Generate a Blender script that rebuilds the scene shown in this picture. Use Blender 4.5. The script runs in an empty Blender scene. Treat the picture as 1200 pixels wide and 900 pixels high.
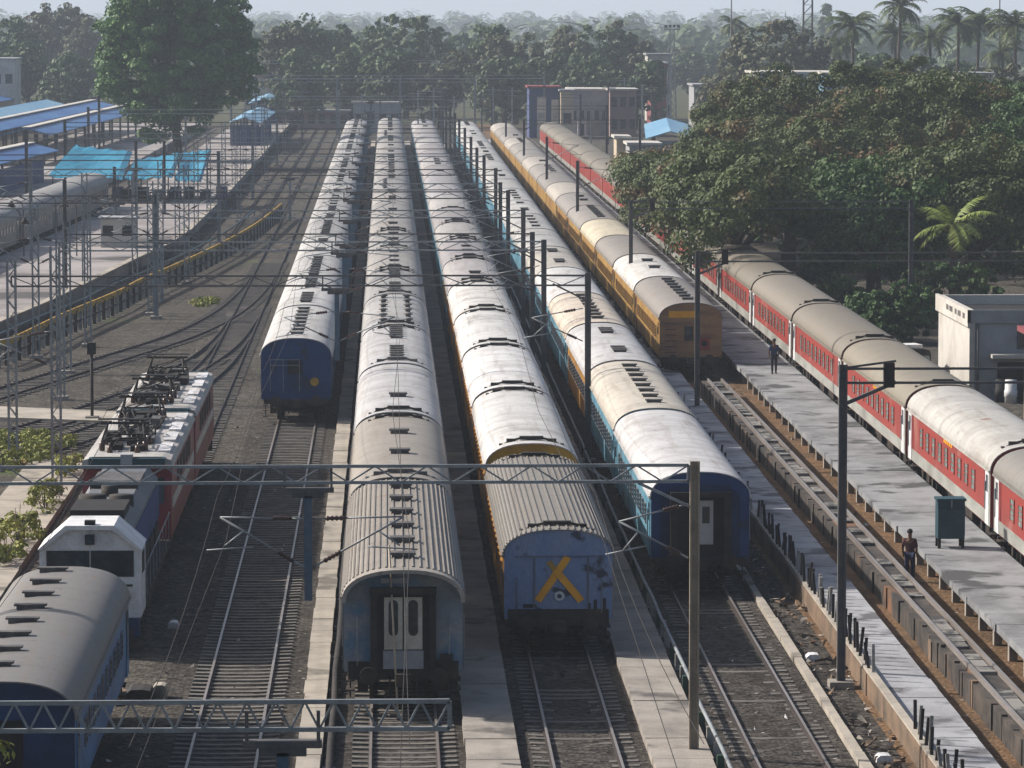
import bpy, math, random
from mathutils import Vector, Matrix, Euler
random.seed(7)
R = math.radians
scene = bpy.context.scene
col = scene.collection

# ------------------------------------------------------------------ camera
FPX = 4900.0                       # focal length in pixels of a 1200 px wide picture
HC = 19.0                          # camera height above the rails
PITCH = math.atan((450 - 15) / FPX)
YAW = math.atan((600 - 454) / FPX)
cam_d = bpy.data.cameras.new("camera")
cam_d.sensor_width = 36.0
cam_d.lens = 36.0 * FPX / 1200.0
cam_d.clip_start = 1.0
cam_d.clip_end = 30000.0
cam = bpy.data.objects.new("camera", cam_d)
cam.location = (0, 0, HC)
cam.rotation_euler = (R(90) - PITCH, 0, -YAW)
col.objects.link(cam)
scene.camera = cam
_rot = cam.rotation_euler.to_matrix()

# ------------------------------------------------------------------ sky, sun, exposure
SUN_EL, SUN_AZ = R(36), R(22)      # from the left and a little from beyond
world = bpy.data.worlds.new("World")
scene.world = world
world.use_nodes = True
wn = world.node_tree
bg = wn.nodes["Background"]
sky = wn.nodes.new("ShaderNodeTexSky")
sky.sky_type = 'NISHITA'
sky.sun_disc = False
sky.sun_elevation = SUN_EL
sky.sun_rotation = R(-68)
sky.air_density = 1.0
sky.dust_density = 4.0
sky.ozone_density = 1.5
wn.links.new(sky.outputs[0], bg.inputs[0])
bg.inputs[1].default_value = 0.09
sun_d = bpy.data.lights.new("sun", 'SUN')
sun_d.energy = 4.6
sun_d.angle = R(1.0)
sun_d.color = (1.0, 0.925, 0.84)
sun = bpy.data.objects.new("sun", sun_d)
sv = Vector((-math.cos(SUN_EL) * math.cos(SUN_AZ), math.cos(SUN_EL) * math.sin(SUN_AZ), math.sin(SUN_EL)))
sun.rotation_euler = sv.to_track_quat('Z', 'Y').to_euler()
sun.location = (0, 200, 200)
col.objects.link(sun)
scene.view_settings.view_transform = 'Standard'
scene.view_settings.look = 'None'
scene.view_settings.gamma = 1.0
scene.view_settings.exposure = 0.5
scene.render.engine = 'CYCLES'
scene.cycles.max_bounces = 5
scene.cycles.volume_bounces = 1
scene.cycles.use_denoising = True

def at(px, py, z=0.0):
    """ground point (or point at height z) seen at a photo pixel"""
    d = _rot @ Vector(((px - 600) / FPX, -(py - 450) / FPX, -1.0))
    t = (z - HC) / d.z
    return Vector((d.x * t, d.y * t, z))

# ------------------------------------------------------------------ materials
def _nodes(name):
    m = bpy.data.materials.new(name)
    m.use_nodes = True
    nt = m.node_tree
    return m, nt, nt.nodes["Principled BSDF"]

def N(nt, kind, **kw):
    n = nt.nodes.new(kind)
    for k, v in kw.items():
        setattr(n, k, v)
    return n

def coords(nt, stretch=(1, 1, 1), jitter=True):
    tc = N(nt, "ShaderNodeTexCoord")
    mp = N(nt, "ShaderNodeMapping")
    mp.inputs["Scale"].default_value = stretch
    nt.links.new(tc.outputs["Object"], mp.inputs["Vector"])
    if jitter:
        oi = N(nt, "ShaderNodeObjectInfo")
        mu = N(nt, "ShaderNodeMath", operation='MULTIPLY')
        mu.inputs[1].default_value = 137.0
        nt.links.new(oi.outputs["Random"], mu.inputs[0])
        cb = N(nt, "ShaderNodeCombineXYZ")
        for i in range(3):
            nt.links.new(mu.outputs[0], cb.inputs[i])
        nt.links.new(cb.outputs[0], mp.inputs["Location"])
    return mp.outputs["Vector"]

def noise(nt, vec, scale, detail=5, rough=0.6):
    n = N(nt, "ShaderNodeTexNoise")
    n.inputs["Scale"].default_value = scale
    n.inputs["Detail"].default_value = detail
    n.inputs["Roughness"].default_value = rough
    nt.links.new(vec, n.inputs["Vector"])
    return n.outputs["Fac"]

def ramp(nt, fac, p0, p1, c0=(0, 0, 0, 1), c1=(1, 1, 1, 1)):
    r = N(nt, "ShaderNodeValToRGB")
    r.color_ramp.elements[0].position = p0
    r.color_ramp.elements[1].position = p1
    r.color_ramp.elements[0].color = c0
    r.color_ramp.elements[1].color = c1
    nt.links.new(fac, r.inputs["Fac"])
    return r.outputs["Color"]

def mix(nt, fac, a, b, mode='MIX'):
    m = N(nt, "ShaderNodeMix", data_type='RGBA', blend_type=mode)
    if isinstance(fac, (int, float)):
        m.inputs[0].default_value = fac
    else:
        nt.links.new(fac, m.inputs[0])
    for sock, v in ((m.inputs[6], a), (m.inputs[7], b)):
        if isinstance(v, tuple):
            sock.default_value = (v[0], v[1], v[2], 1)
        else:
            nt.links.new(v, sock)
    return m.outputs[2]

def bump(nt, bsdf, h, strength, dist=0.02):
    b = N(nt, "ShaderNodeBump")
    b.inputs["Strength"].default_value = strength
    b.inputs["Distance"].default_value = dist
    nt.links.new(h, b.inputs["Height"])
    nt.links.new(b.outputs[0], bsdf.inputs["Normal"])

def worn(name, c1, c2, scale=1.0, rough=0.7, metal=0.0, fine=18.0, stretch=(1, 1, 1), lo=0.42, hi=0.66, bstr=0.0, c3=None, c3scale=0.6, c3lo=.58, c3hi=.66):
    """a painted or weathered surface: base colour, worn colour in patches, fine speckle"""
    m, nt, b = _nodes(name)
    v = coords(nt, stretch)
    k = ramp(nt, noise(nt, v, scale, 8, .65), lo, hi)
    c = mix(nt, k, c1, c2)
    if c3:
        v2 = coords(nt, (1, 1, 1))
        c = mix(nt, ramp(nt, noise(nt, v2, c3scale, 5, .55), c3lo, c3hi), c, c3)
    f = noise(nt, v, fine, 3, .7)
    c = mix(nt, .55, c, ramp(nt, f, .25, .75, (.45, .45, .45, 1), (1, 1, 1, 1)), 'MULTIPLY')
    nt.links.new(c, b.inputs["Base Color"])
    b.inputs["Roughness"].default_value = rough
    b.inputs["Metallic"].default_value = metal
    b.inputs["Specular IOR Level"].default_value = 0.3
    if bstr:
        bump(nt, b, f, bstr)
    return m

def roof_material(name):
    """coach roof: the object's own colour, soot along the ridge, grime bands across, rust spots"""
    m, nt, b = _nodes(name)
    oi = N(nt, "ShaderNodeObjectInfo")
    v = coords(nt, (1, 1, 1))
    va = coords(nt, (.35, 2.2, .35))
    vl = coords(nt, (3.0, .22, 3.0))
    c = oi.outputs["Color"]
    c = mix(nt, ramp(nt, noise(nt, v, .55, 9, .7), .46, .74), c, mix(nt, .6, c, (.18, .165, .15)))
    c = mix(nt, ramp(nt, noise(nt, va, .7, 6, .65), .54, .74), c, mix(nt, .45, c, (.13, .12, .11)))
    c = mix(nt, ramp(nt, noise(nt, vl, .8, 6, .65), .52, .72), c, mix(nt, .5, c, (.20, .16, .12)))
    c = mix(nt, ramp(nt, noise(nt, v, 3.2, 5, .7), .60, .70), c, mix(nt, .6, c, (.06, .055, .05)))
    c = mix(nt, ramp(nt, noise(nt, v, 1.4, 5, .6), .66, .72), c, (.22, .12, .06))
    c = mix(nt, .4, c, ramp(nt, noise(nt, v, 14, 4, .8), .3, .7, (.5, .5, .5, 1), (1, 1, 1, 1)), 'MULTIPLY')
    # sheet seams across the roof
    sx = N(nt, "ShaderNodeSeparateXYZ")
    tc = N(nt, "ShaderNodeTexCoord")
    nt.links.new(tc.outputs["Object"], sx.inputs[0])
    md = N(nt, "ShaderNodeMath", operation='PINGPONG')
    md.inputs[1].default_value = 0.92
    nt.links.new(sx.outputs[1], md.inputs[0])
    seam = ramp(nt, md.outputs[0], .012, .05)
    c = mix(nt, seam, mix(nt, .45, c, (.10, .095, .09)), c)
    nt.links.new(c, b.inputs["Base Color"])
    b.inputs["Roughness"].default_value = .62
    b.inputs["Specular IOR Level"].default_value = .3
    bump(nt, b, noise(nt, v, 6, 4, .6), .35, .03)
    return m

def ballast_material(name, ca, cb, big, green=None, gscale=.08, glo=.62, ghi=.72):
    m, nt, b = _nodes(name)
    v = coords(nt, (1, 1, 1), False)
    vo = N(nt, "ShaderNodeTexVoronoi")
    vo.inputs["Scale"].default_value = 7.0
    nt.links.new(v, vo.inputs["Vector"])
    sep = N(nt, "ShaderNodeSeparateColor")
    nt.links.new(vo.outputs["Color"], sep.inputs[0])
    c = mix(nt, sep.outputs[0], ca, cb)
    c = mix(nt, ramp(nt, noise(nt, v, .35, 7, .65), .40, .66), c, mix(nt, .65, c, big))
    c = mix(nt, .45, c, ramp(nt, noise(nt, v, 1.7, 6, .7), .32, .66, (.16, .15, .14, 1), (1, 1, 1, 1)), 'MULTIPLY')
    c = mix(nt, ramp(nt, noise(nt, coords(nt, (1.2, .16, 1), False), .5, 6, .65), .52, .68), c, mix(nt, .55, c, (.018, .016, .014)))
    # light litter specks
    vs = N(nt, "ShaderNodeTexVoronoi")
    vs.inputs["Scale"].default_value = 2.3
    nt.links.new(v, vs.inputs["Vector"])
    s2 = N(nt, "ShaderNodeSeparateColor")
    nt.links.new(vs.outputs["Color"], s2.inputs[0])
    near = ramp(nt, vs.outputs["Distance"], .10, .16, (1, 1, 1, 1), (0, 0, 0, 1))
    pick = ramp(nt, s2.outputs[1], .86, .88)
    mm = mix(nt, 1.0, near, pick, 'MULTIPLY')
    c = mix(nt, mm, c, (.34, .32, .30))
    if green:
        c = mix(nt, ramp(nt, noise(nt, v, gscale, 7, .7), glo, ghi), c, green)
    nt.links.new(c, b.inputs["Base Color"])
    b.inputs["Roughness"].default_value = .95
    b.inputs["Specular IOR Level"].default_value = .1
    bump(nt, b, vo.outputs["Distance"], .8, .06)
    return m

def leaf_material(name, dark, light, odd=None, oddscale=.12, oddlo=.6, oddhi=.68, transl=.15):
    m, nt, b = _nodes(name)
    g = N(nt, "ShaderNodeNewGeometry")
    c = mix(nt, g.outputs["Random Per Island"], dark, light)
    v = coords(nt)
    if odd:
        c = mix(nt, ramp(nt, noise(nt, v, oddscale, 3, .6), oddlo, oddhi), c, odd)
    c = mix(nt, ramp(nt, noise(nt, v, .25, 3, .6), .35, .7), c, mix(nt, .55, c, light))
    nt.links.new(c, b.inputs["Base Color"])
    b.inputs["Roughness"].default_value = .6
    b.inputs["Specular IOR Level"].default_value = .25
    tr = N(nt, "ShaderNodeBsdfTranslucent")
    nt.links.new(c, tr.inputs["Color"])
    ms = N(nt, "ShaderNodeMixShader")
    ms.inputs[0].default_value = transl
    out = nt.nodes["Material Output"]
    nt.links.new(b.outputs[0], ms.inputs[1])
    nt.links.new(tr.outputs[0], ms.inputs[2])
    nt.links.new(ms.outputs[0], out.inputs["Surface"])
    return m

def glassy(name, c, rough=.12):
    m, nt, b = _nodes(name)
    v = coords(nt)
    k = ramp(nt, noise(nt, v, 2.5, 4, .6), .45, .7)
    nt.links.new(mix(nt, k, c, tuple(min(1, x * 2.2 + .02) for x in c)), b.inputs["Base Color"])
    b.inputs["Roughness"].default_value = rough
    return m

M = {}
M['roof'] = roof_material("coach_roof_sheet")
M['dark'] = worn("sooty_black_steel", (.018, .018, .02), (.05, .04, .033), 2, .8)
M['under'] = worn("underframe_grime", (.022, .02, .02), (.07, .05, .035), 1.5, .85)
M['vent'] = worn("vent_grey", (.07, .07, .075), (.16, .15, .14), 3, .7)
M['blue_end'] = worn("blue_end_paint", (.006, .036, .145), (.014, .065, .19), .8, .45, c3=(.02, .03, .06), c3scale=1.1)
M['blue_dull'] = worn("faded_blue_end", (.15, .23, .43), (.27, .32, .42), 1.1, .55, stretch=(1, 1, .35), c3=(.03, .04, .07), c3scale=1.3, lo=.35, hi=.75)
M['grey_end'] = worn("faded_grey_blue_end", (.17, .21, .26), (.30, .31, .31), .9, .6, c3=(.04, .16, .30), c3scale=.8, c3lo=.52, c3hi=.66)
M['navy'] = worn("dark_navy_end", (.007, .022, .075), (.012, .05, .15), .9, .5)
M['blue_side'] = worn("coach_blue_side", (.03, .13, .30), (.05, .20, .40), .7, .5, stretch=(1, .4, 1), c3=(.06, .08, .10))
M['sky_side'] = worn("coach_light_blue_side", (.09, .24, .34), (.16, .33, .42), .7, .5, stretch=(1, .4, 1), c3=(.08, .09, .09))
M['slate_side'] = worn("dull_coach_side", (.10, .12, .15), (.18, .18, .18), .7, .6, stretch=(1, .4, 1))
M['yellow_side'] = worn("ochre_coach_side", (.44, .22, .035), (.27, .14, .045), .7, .5, stretch=(1, .4, 1.5), c3=(.16, .09, .04))
M['orange_side'] = worn("orange_coach_side", (.44, .27, .075), (.28, .15, .055), .7, .5, stretch=(1, .5, 1.5), c3=(.14, .06, .05), c3scale=.5)
M['orange_end'] = worn("orange_end_paint", (.36, .20, .09), (.20, .11, .06), 1.2, .6, stretch=(.5, 1, 2.2))
M['ochre'] = worn("ochre_paint", (.50, .30, .03), (.34, .19, .03), 1.5, .5)
M['yellow'] = worn("yellow_paint", (.92, .42, .02), (.80, .34, .02), 3, .45, fine=30)
M['red_side'] = worn("red_coach_side", (.31, .045, .036), (.24, .05, .04), .6, .5, stretch=(1, .4, 1), c3=(.33, .12, .095), c3scale=.35)
M['maroon'] = worn("maroon_paint", (.20, .022, .026), (.23, .05, .045), 1, .45)
M['band_grey'] = worn("pale_grey_band", (.36, .37, .34), (.22, .22, .20), .9, .5, stretch=(1, .4, 1))
M['cream'] = worn("cream_paint", (.62, .58, .50), (.44, .40, .33), 1.4, .5)
M['white'] = worn("white_paint", (.74, .75, .76), (.52, .52, .52), 1.2, .5)
M['silver'] = worn("silver_coach_side", (.24, .225, .20), (.16, .14, .12), .8, .5, stretch=(1, .4, 1))
M['glass'] = glassy("dark_window_glass", (.012, .018, .022))
M['glass_green'] = glassy("pale_window_glass", (.10, .14, .13), .25)
M['steel'] = worn("galvanised_steel", (.30, .33, .35), (.20, .21, .22), 2, .55, .2)
M['steel_dark'] = worn("dark_mast_steel", (.085, .09, .10), (.15, .135, .12), 2, .65)
M['steel_blue'] = worn("blue_painted_steel", (.06, .11, .17), (.10, .14, .18), 2, .6)
M['steel_tan'] = worn("tan_mast_steel", (.33, .28, .21), (.22, .18, .14), 1.5, .6)  # tan mast steel with browner patches
M['ceramic'] = worn("brown_insulator", (.06, .03, .022), (.10, .06, .05), 4, .25)
M['rail'] = worn("worn_rail_top", (.34, .31, .29), (.24, .20, .17), 1.5, .4, .4, stretch=(1, .1, 1))
M['rail_dark'] = worn("rusty_rail", (.022, .017, .015), (.05, .036, .03), 1.5, .7, stretch=(1, .1, 1))
M['sleeper'] = worn("concrete_sleeper", (.17, .155, .14), (.08, .074, .068), 1.2, .9)
M['concrete'] = worn("walkway_concrete", (.36, .33, .29), (.22, .20, .18), .55, .9, c3=(.12, .11, .10), c3scale=.35)
M['concrete_pale'] = worn("pale_concrete", (.42, .38, .32), (.27, .245, .21), .6, .9, c3=(.16, .145, .12), c3scale=.35)
M['concrete_blue'] = worn("pale_slab_concrete", (.38, .39, .41), (.24, .24, .25), .45, .85, stretch=(1, .8, 1), c3=(.12, .12, .125), c3scale=.55, c3lo=.55, c3hi=.63)
M['platform'] = worn("platform_slabs", (.28, .29, .30), (.15, .155, .16), .5, .9, c3=(.07, .072, .075), c3scale=.45, c3lo=.55, c3hi=.62, stretch=(1, .8, 1))
M['platform_pink'] = worn("pinkish_platform_paving", (.36, .335, .325), (.20, .18, .175), .12, .9, fine=6, c3=(.08, .075, .075), c3scale=.09, c3lo=.52, c3hi=.62)
M['grease'] = worn("greasy_old_concrete", (.035, .032, .03), (.10, .08, .065), 1.2, .8, c3=(.20, .10, .05), c3scale=.35, c3lo=.60, c3hi=.7)
M['slab_patch'] = worn("patchy_slab_top", (.25, .24, .22), (.05, .05, .05), 1.0, .85, lo=.46, hi=.56)
M['brown_wall'] = worn("brown_stained_wall", (.22, .15, .10), (.10, .08, .06), .7, .9)
M['dirt'] = ballast_material("brown_dirt", (.16, .095, .05), (.24, .15, .085), (.09, .065, .045))
M['ballast'] = ballast_material("dark_ballast", (.011, .010, .0095), (.125, .113, .10), (.045, .038, .031))
M['ballast_left'] = ballast_material("trampled_ballast", (.03, .027, .023), (.15, .137, .117), (.05, .044, .036), green=(.07, .10, .022), gscale=.07, glo=.60, ghi=.68)
M['ground'] = ballast_material("far_ground", (.07, .075, .045), (.11, .10, .06), (.04, .06, .025))
M['trunk'] = worn("bark", (.07, .052, .038), (.12, .09, .065), 2, .95)
M['tarp'] = worn("turquoise_tarpaulin", (.012, .24, .38), (.02, .19, .32), .6, .45, fine=5)
M['blue_roof'] = worn("blue_roof_sheet", (.035, .12, .33), (.06, .19, .42), .25, .5, fine=4, stretch=(1, .2, 1))
M['blue_roof_light'] = worn("light_blue_roof_sheet", (.15, .33, .50), (.22, .40, .55), .25, .5, fine=4, stretch=(1, .2, 1))
M['wall_white'] = worn("whitewashed_wall", (.58, .56, .52), (.42, .40, .36), .5, .85)
M['wall_cream'] = worn("cream_wall", (.55, .47, .36), (.42, .35, .26), .5, .85)
M['wall_grey'] = worn("grey_wall", (.36, .37, .39), (.27, .28, .29), .6, .85)
M['wall_pink'] = worn("dusty_pink_wall", (.36, .24, .22), (.27, .19, .18), .5, .85)
M['wall_red'] = worn("dark_red_wall", (.24, .06, .07), (.18, .05, .06), .5, .85)
M['wall_blue'] = worn("blue_wall", (.06, .09, .22), (.05, .07, .16), .5, .85)
M['black'] = worn("matt_black", (.012, .012, .013), (.025, .024, .023), 2, .8)
M['teal_box'] = worn("dark_teal_paint", (.015, .055, .075), (.03, .07, .085), 1.5, .55)
M['green_paint'] = worn("dark_green_paint", (.02, .06, .04), (.03, .08, .05), 1.5, .55)
M['orange'] = worn("orange_plastic", (.55, .22, .06), (.42, .17, .05), 1.5, .6)
M['stripe'] = worn("yellow_black_stripes", (.62, .36, .03), (.10, .07, .03), 1.3, .7)
M['fence_post'] = worn("dirty_fence_post", (.33, .33, .31), (.13, .12, .11), 1.8, .8)
M['skin'] = worn("skin", (.17, .085, .05), (.14, .07, .04), 4, .6)
M['hair'] = worn("black_hair", (.01, .009, .008), (.02, .017, .015), 4, .6)
M['cloth_blue'] = worn("blue_shirt", (.035, .06, .14), (.025, .045, .10), 4, .9)
M['cloth_dark'] = worn("dark_trousers", (.022, .024, .035), (.03, .03, .04), 4, .9)
M['cloth_maroon'] = worn("maroon_shirt", (.075, .02, .024), (.05, .016, .02), 4, .9)
M['cloth_navy'] = worn("navy_trousers", (.02, .03, .075), (.015, .02, .05), 4, .9)
M['leaf_rain'] = leaf_material("rain_tree_leaves", (.020, .040, .013), (.085, .115, .030), odd=(.15, .065, .032), oddscale=.17, oddlo=.55, oddhi=.66)
M['leaf_deep'] = leaf_material("deep_green_leaves", (.018, .052, .017), (.07, .13, .034))
M['leaf_platform'] = leaf_material("fresh_green_leaves", (.026, .075, .022), (.09, .19, .045))
M['leaf_far'] = leaf_material("distant_leaves", (.026, .055, .020), (.075, .115, .04))
M['leaf_olive'] = leaf_material("olive_leaves", (.045, .060, .026), (.10, .105, .048), odd=(.10, .06, .035), oddscale=.2)
M['leaf_bush'] = leaf_material("weed_leaves", (.10, .13, .02), (.26, .27, .06), odd=(.24, .18, .06), oddscale=.8)
M['palm'] = leaf_material("palm_leaves", (.035, .06, .02), (.085, .11, .035))
M['palm_bright'] = leaf_material("bright_palm_leaves", (.09, .14, .03), (.22, .27, .06))

# ------------------------------------------------------------------ mesh helpers
class MB:
    """collects shapes into one mesh; every shape may name its own material"""
    def __init__(self):
        self.v, self.f, self.m, self.s, self.mats = [], [], [], [], []
    def _mi(self, mat):
        if mat not in self.mats:
            self.mats.append(mat)
        return self.mats.index(mat)
    def add(self, vs, fs, mat=None, smooth=False):
        o = len(self.v)
        self.v += [tuple(p) for p in vs]
        k = self._mi(mat)
        for f in fs:
            self.f.append(tuple(i + o for i in f))
            self.m.append(k)
            self.s.append(smooth)
    def box(self, x0, x1, y0, y1, z0, z1, mat=None):
        vs = [(x, y, z) for z in (z0, z1) for y in (y0, y1) for x in (x0, x1)]
        self.add(vs, [(0, 2, 3, 1), (4, 5, 7, 6), (0, 1, 5, 4), (2, 6, 7, 3), (0, 4, 6, 2), (1, 3, 7, 5)], mat)
    def bar(self, a, b, w, h=None, mat=None):
        """square bar from a to b"""
        a, b = Vector(a), Vector(b)
        h = h or w
        d = (b - a).normalized()
        up = Vector((0, 0, 1)) if abs(d.z) < .9 else Vector((0, 1, 0))
        sx = d.cross(up).normalized() * w / 2
        sy = d.cross(sx).normalized() * h / 2
        vs = [p + i * sx + j * sy for p in (a, b) for (i, j) in ((-1, -1), (1, -1), (1, 1), (-1, 1))]
        self.add(vs, [(0, 3, 2, 1), (4, 5, 6, 7), (0, 1, 5, 4), (1, 2, 6, 5), (2, 3, 7, 6), (3, 0, 4, 7)], mat)
    def tube(self, pts, r, n=8, mat=None, cap=True, smooth=True):
        pts = [Vector(p) for p in pts]
        rs = r if isinstance(r, (list, tuple)) else [r] * len(pts)
        vs, fs = [], []
        for i, p in enumerate(pts):
            d = (pts[min(i + 1, len(pts) - 1)] - pts[max(i - 1, 0)]).normalized()
            up = Vector((0, 0, 1)) if abs(d.z) < .9 else Vector((0, 1, 0))
            a = d.cross(up).normalized()
            b = d.cross(a).normalized()
            for k in range(n):
                t = 2 * math.pi * k / n
                vs.append(p + (a * math.cos(t) + b * math.sin(t)) * rs[i])
        for i in range(len(pts) - 1):
            for k in range(n):
                k2 = (k + 1) % n
                fs.append((i * n + k, i * n + k2, (i + 1) * n + k2, (i + 1) * n + k))
        if cap:
            fs.append(tuple(range(n - 1, -1, -1)))
            fs.append(tuple(range((len(pts) - 1) * n, len(pts) * n)))
        self.add(vs, fs, mat, smooth)
    def prism(self, prof, y0, y1, mat=None, caps=True, smooth=False):
        """closed profile of (x, z) swept along y"""
        n = len(prof)
        vs = [(x, y0, z) for x, z in prof] + [(x, y1, z) for x, z in prof]
        fs = [(i, (i + 1) % n, n + (i + 1) % n, n + i) for i in range(n)]
        self.add(vs, fs, mat, smooth)
        if caps:
            self.add(vs, [tuple(range(n - 1, -1, -1)), tuple(range(n, 2 * n))], mat)
    def slab(self, poly, z0, z1, mat=None):
        """horizontal polygon of (x, y) with thickness"""
        n = len(poly)
        vs = [(x, y, z0) for x, y in poly] + [(x, y, z1) for x, y in poly]
        fs = [(i, (i + 1) % n, n + (i + 1) % n, n + i) for i in range(n)] + [tuple(range(n - 1, -1, -1)), tuple(range(n, 2 * n))]
        self.add(vs, fs, mat)
    def disc(self, c, r, axis='y', depth=.05, n=18, mat=None):
        c = Vector(c)
        off = {'x': Vector((depth / 2, 0, 0)), 'y': Vector((0, depth / 2, 0)), 'z': Vector((0, 0, depth / 2))}[axis]
        self.tube([c - off, c + off], r, n, mat, True, False)
    def mesh(self, name, mat=None):
        me = bpy.data.meshes.new(name)
        me.from_pydata(self.v, [], self.f)
        for x in self.mats:
            me.materials.append(M[x] if x else mat)
        me.polygons.foreach_set("material_index", self.m)
        me.polygons.foreach_set("use_smooth", self.s)
        me.update()
        return me
    def build(self, name, mat=None, parent=None, loc=None):
        return link(name, self.mesh(name, M[mat] if mat else None), parent, loc)

def link(name, data, parent=None, loc=None):
    o = bpy.data.objects.new(name, data)
    col.objects.link(o)
    if parent is not None:
        o.parent = parent
    if loc is not None:
        o.location = loc
    return o

def tag(o, label=None, cat=None, group=None, kind=None):
    if label:
        o['label'] = label
    if cat:
        o['category'] = cat
    if group:
        o['group'] = group
    if kind:
        o['kind'] = kind
    return o

def thing(name, label, cat, loc=(0, 0, 0), rz=0.0, group=None):
    o = bpy.data.objects.new(name, None)
    o.empty_display_size = .3
    col.objects.link(o)
    o.location = loc
    o.rotation_euler = (0, 0, rz)
    return tag(o, label, cat, group)

def struct(o, label, cat):
    return tag(o, label, cat, kind='structure')

def stuff(o, label, cat):
    return tag(o, label, cat, kind='stuff')

ORD = ["first", "second", "third", "fourth", "fifth", "sixth", "seventh", "eighth", "ninth", "tenth", "eleventh", "twelfth",
       "thirteenth", "fourteenth", "fifteenth", "sixteenth", "seventeenth", "eighteenth", "nineteenth", "twentieth",
       "twenty-first", "twenty-second", "twenty-third", "twenty-fourth", "twenty-fifth", "twenty-sixth"]

# ------------------------------------------------------------------ ground, ballast, walkways, platforms
def sheet(name, poly, z, mat, label, cat):
    b = MB()
    b.add([(x, y, z) for x, y in poly], [tuple(range(len(poly)))], mat)
    return struct(b.build(name), label, cat)

sheet('ground', [(-6000, -200), (6000, -200), (6000, 14000), (-6000, 14000)], -.16, 'ground', 'flat land running out to the hazy horizon', 'ground')
sheet('ballast_bed', [(-6.4, 45), (13.2, 45), (13.2, 720), (-6.4, 720)], -.12, 'ballast', 'dark stone ballast under the parked trains', 'ballast')
sheet('yard_ground', [(-75, 45), (-6.4, 45), (-6.4, 720), (-75, 720)], -.12, 'ballast_left', 'trampled grey ballast of the left part of the yard', 'ground')
sheet('dirt_strip', [(13.2, 45), (21.2, 45), (21.2, 720), (13.2, 720)], -.12, 'dirt', 'bare brown earth between the walkway and the platform', 'earth')
sheet('right_ground', [(21.2, 45), (80, 45), (80, 720), (21.2, 720)], -.12, 'ballast_left', 'dusty ground behind the red train', 'ground')

def strip(name, x0, x1, y0, y1, z, mat, label, seg=0.0, cat='walkway'):
    b = MB()
    if seg:
        y = y0
        while y < y1 - .1:
            e = min(y + seg, y1)
            dz = random.uniform(-.012, .012)
            b.box(x0 + random.uniform(-.02, .02), x1 + random.uniform(-.02, .02), y, e - .03, -.3, z + dz, mat)
            y = e
        b.box(x0 + .06, x1 - .06, y0, y1, -.3, z - .05, 'grease')
    else:
        b.box(x0, x1, y0, y1, -.3, z, mat)
    return struct(b.build(name), label, cat)

strip('walkway', -2.35, -1.72, 60, 620, .14, 'concrete_pale', 'narrow pale concrete walkway left of the train with beige end doors', 2.4)
strip('walkway', 1.98, 3.34, 60, 620, .10, 'concrete', 'concrete walkway between the beige-door train and the yellow-cross train', 3.0)
strip('walkway', 6.72, 8.25, 60, 620, .10, 'concrete', 'concrete walkway right of the yellow-cross train', 3.0)
strip('walkway', 13.72, 15.2, 60, 620, .35, 'concrete_blue', 'pale slab walkway with stub posts along its left edge', 1.6)
strip('drain_kerb', 11.95, 12.2, 70, 620, .06, 'concrete_pale', 'thin concrete kerb right of the open blue gangway train', 4.0, 'kerb')
strip('retaining_wall', 13.42, 13.70, 60, 620, .50, 'brown_wall', 'low brown stained retaining wall carrying the stub posts', 4.0, 'wall')
strip('loading_path', -15.2, -12.6, 118, 178, .12, 'concrete_pale', 'pale slab path left of the locomotives', 3.4)
b = MB()
p = [at(-10, 477), at(150, 484), at(215, 496), at(215, 506), at(140, 495), at(-10, 490)]
b.slab([(q.x, q.y) for q in p], -.2, .06, 'concrete_pale')
struct(b.build('crossing_path'), 'pale cross path over the turnout tracks', 'path')

# red train's platform: thin slab on short posts
b = MB()
y = 45.0
while y < 560:
    b.box(18.08 + random.uniform(-.05, .03), 20.9, y, y + 5.95, .62 + random.uniform(-.01, .01), .84 + random.uniform(-.012, .012), 'platform')
    y += 6
plat = struct(b.build('platform'), 'grey slab platform beside the red train', 'platform')
b = MB()
y = 60.0
while y < 330:
    b.box(18.35, 18.6, y, y + .3, -.14, .62, 'concrete')
    y += 3.1
b.box(18.95, 20.8, 45, 560, -.14, .60, 'grease')
struct(b.build('platform_base'), 'dark base and short posts under the grey platform', 'platform')

# station platform on the left, its edge bending away from us
PE = [(-26.0, 205), (-24.4, 228), (-23.0, 248), (-21.6, 265), (-20.5, 283), (-18.9, 310), (-17.5, 330), (-16.8, 352), (-16.4, 420), (-16.3, 690)]
PW = [(-25, 690), (-25.8, 450), (-26.5, 380), (-27.6, 345), (-29.4, 305), (-33.5, 230), (-35, 205)]
b = MB()
b.slab(PE + PW, -.15, .84, 'platform_pink')
struct(b.build('station_platform'), 'pinkish paved station platform bending away at the left', 'platform')
b = MB()
for (x0, y0), (x1, y1) in zip(PE, PE[1:]):
    b.bar((x0 + .1, y0, .87), (x1 + .1, y1, .87), .5, .09, 'concrete_pale')
struct(b.build('platform_coping'), 'pale coping along the edge of the station platform', 'kerb')
b = MB()
b.slab([(-46, 380), (-34.5, 380), (-31, 480), (-30, 700), (-48, 700)], -.15, .84, 'platform_pink')
struct(b.build('station_platform'), 'second station platform behind the silver coaches', 'platform')

# ------------------------------------------------------------------ railway tracks
def rail_profile():
    return [(-.07, -.12), (.07, -.12), (.07, -.10), (.012, -.08), (.012, -.03), (.036, -.02), (.036, .015), (-.036, .015), (-.036, -.02), (-.012, -.03), (-.012, -.08), (-.07, -.10)]

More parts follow.
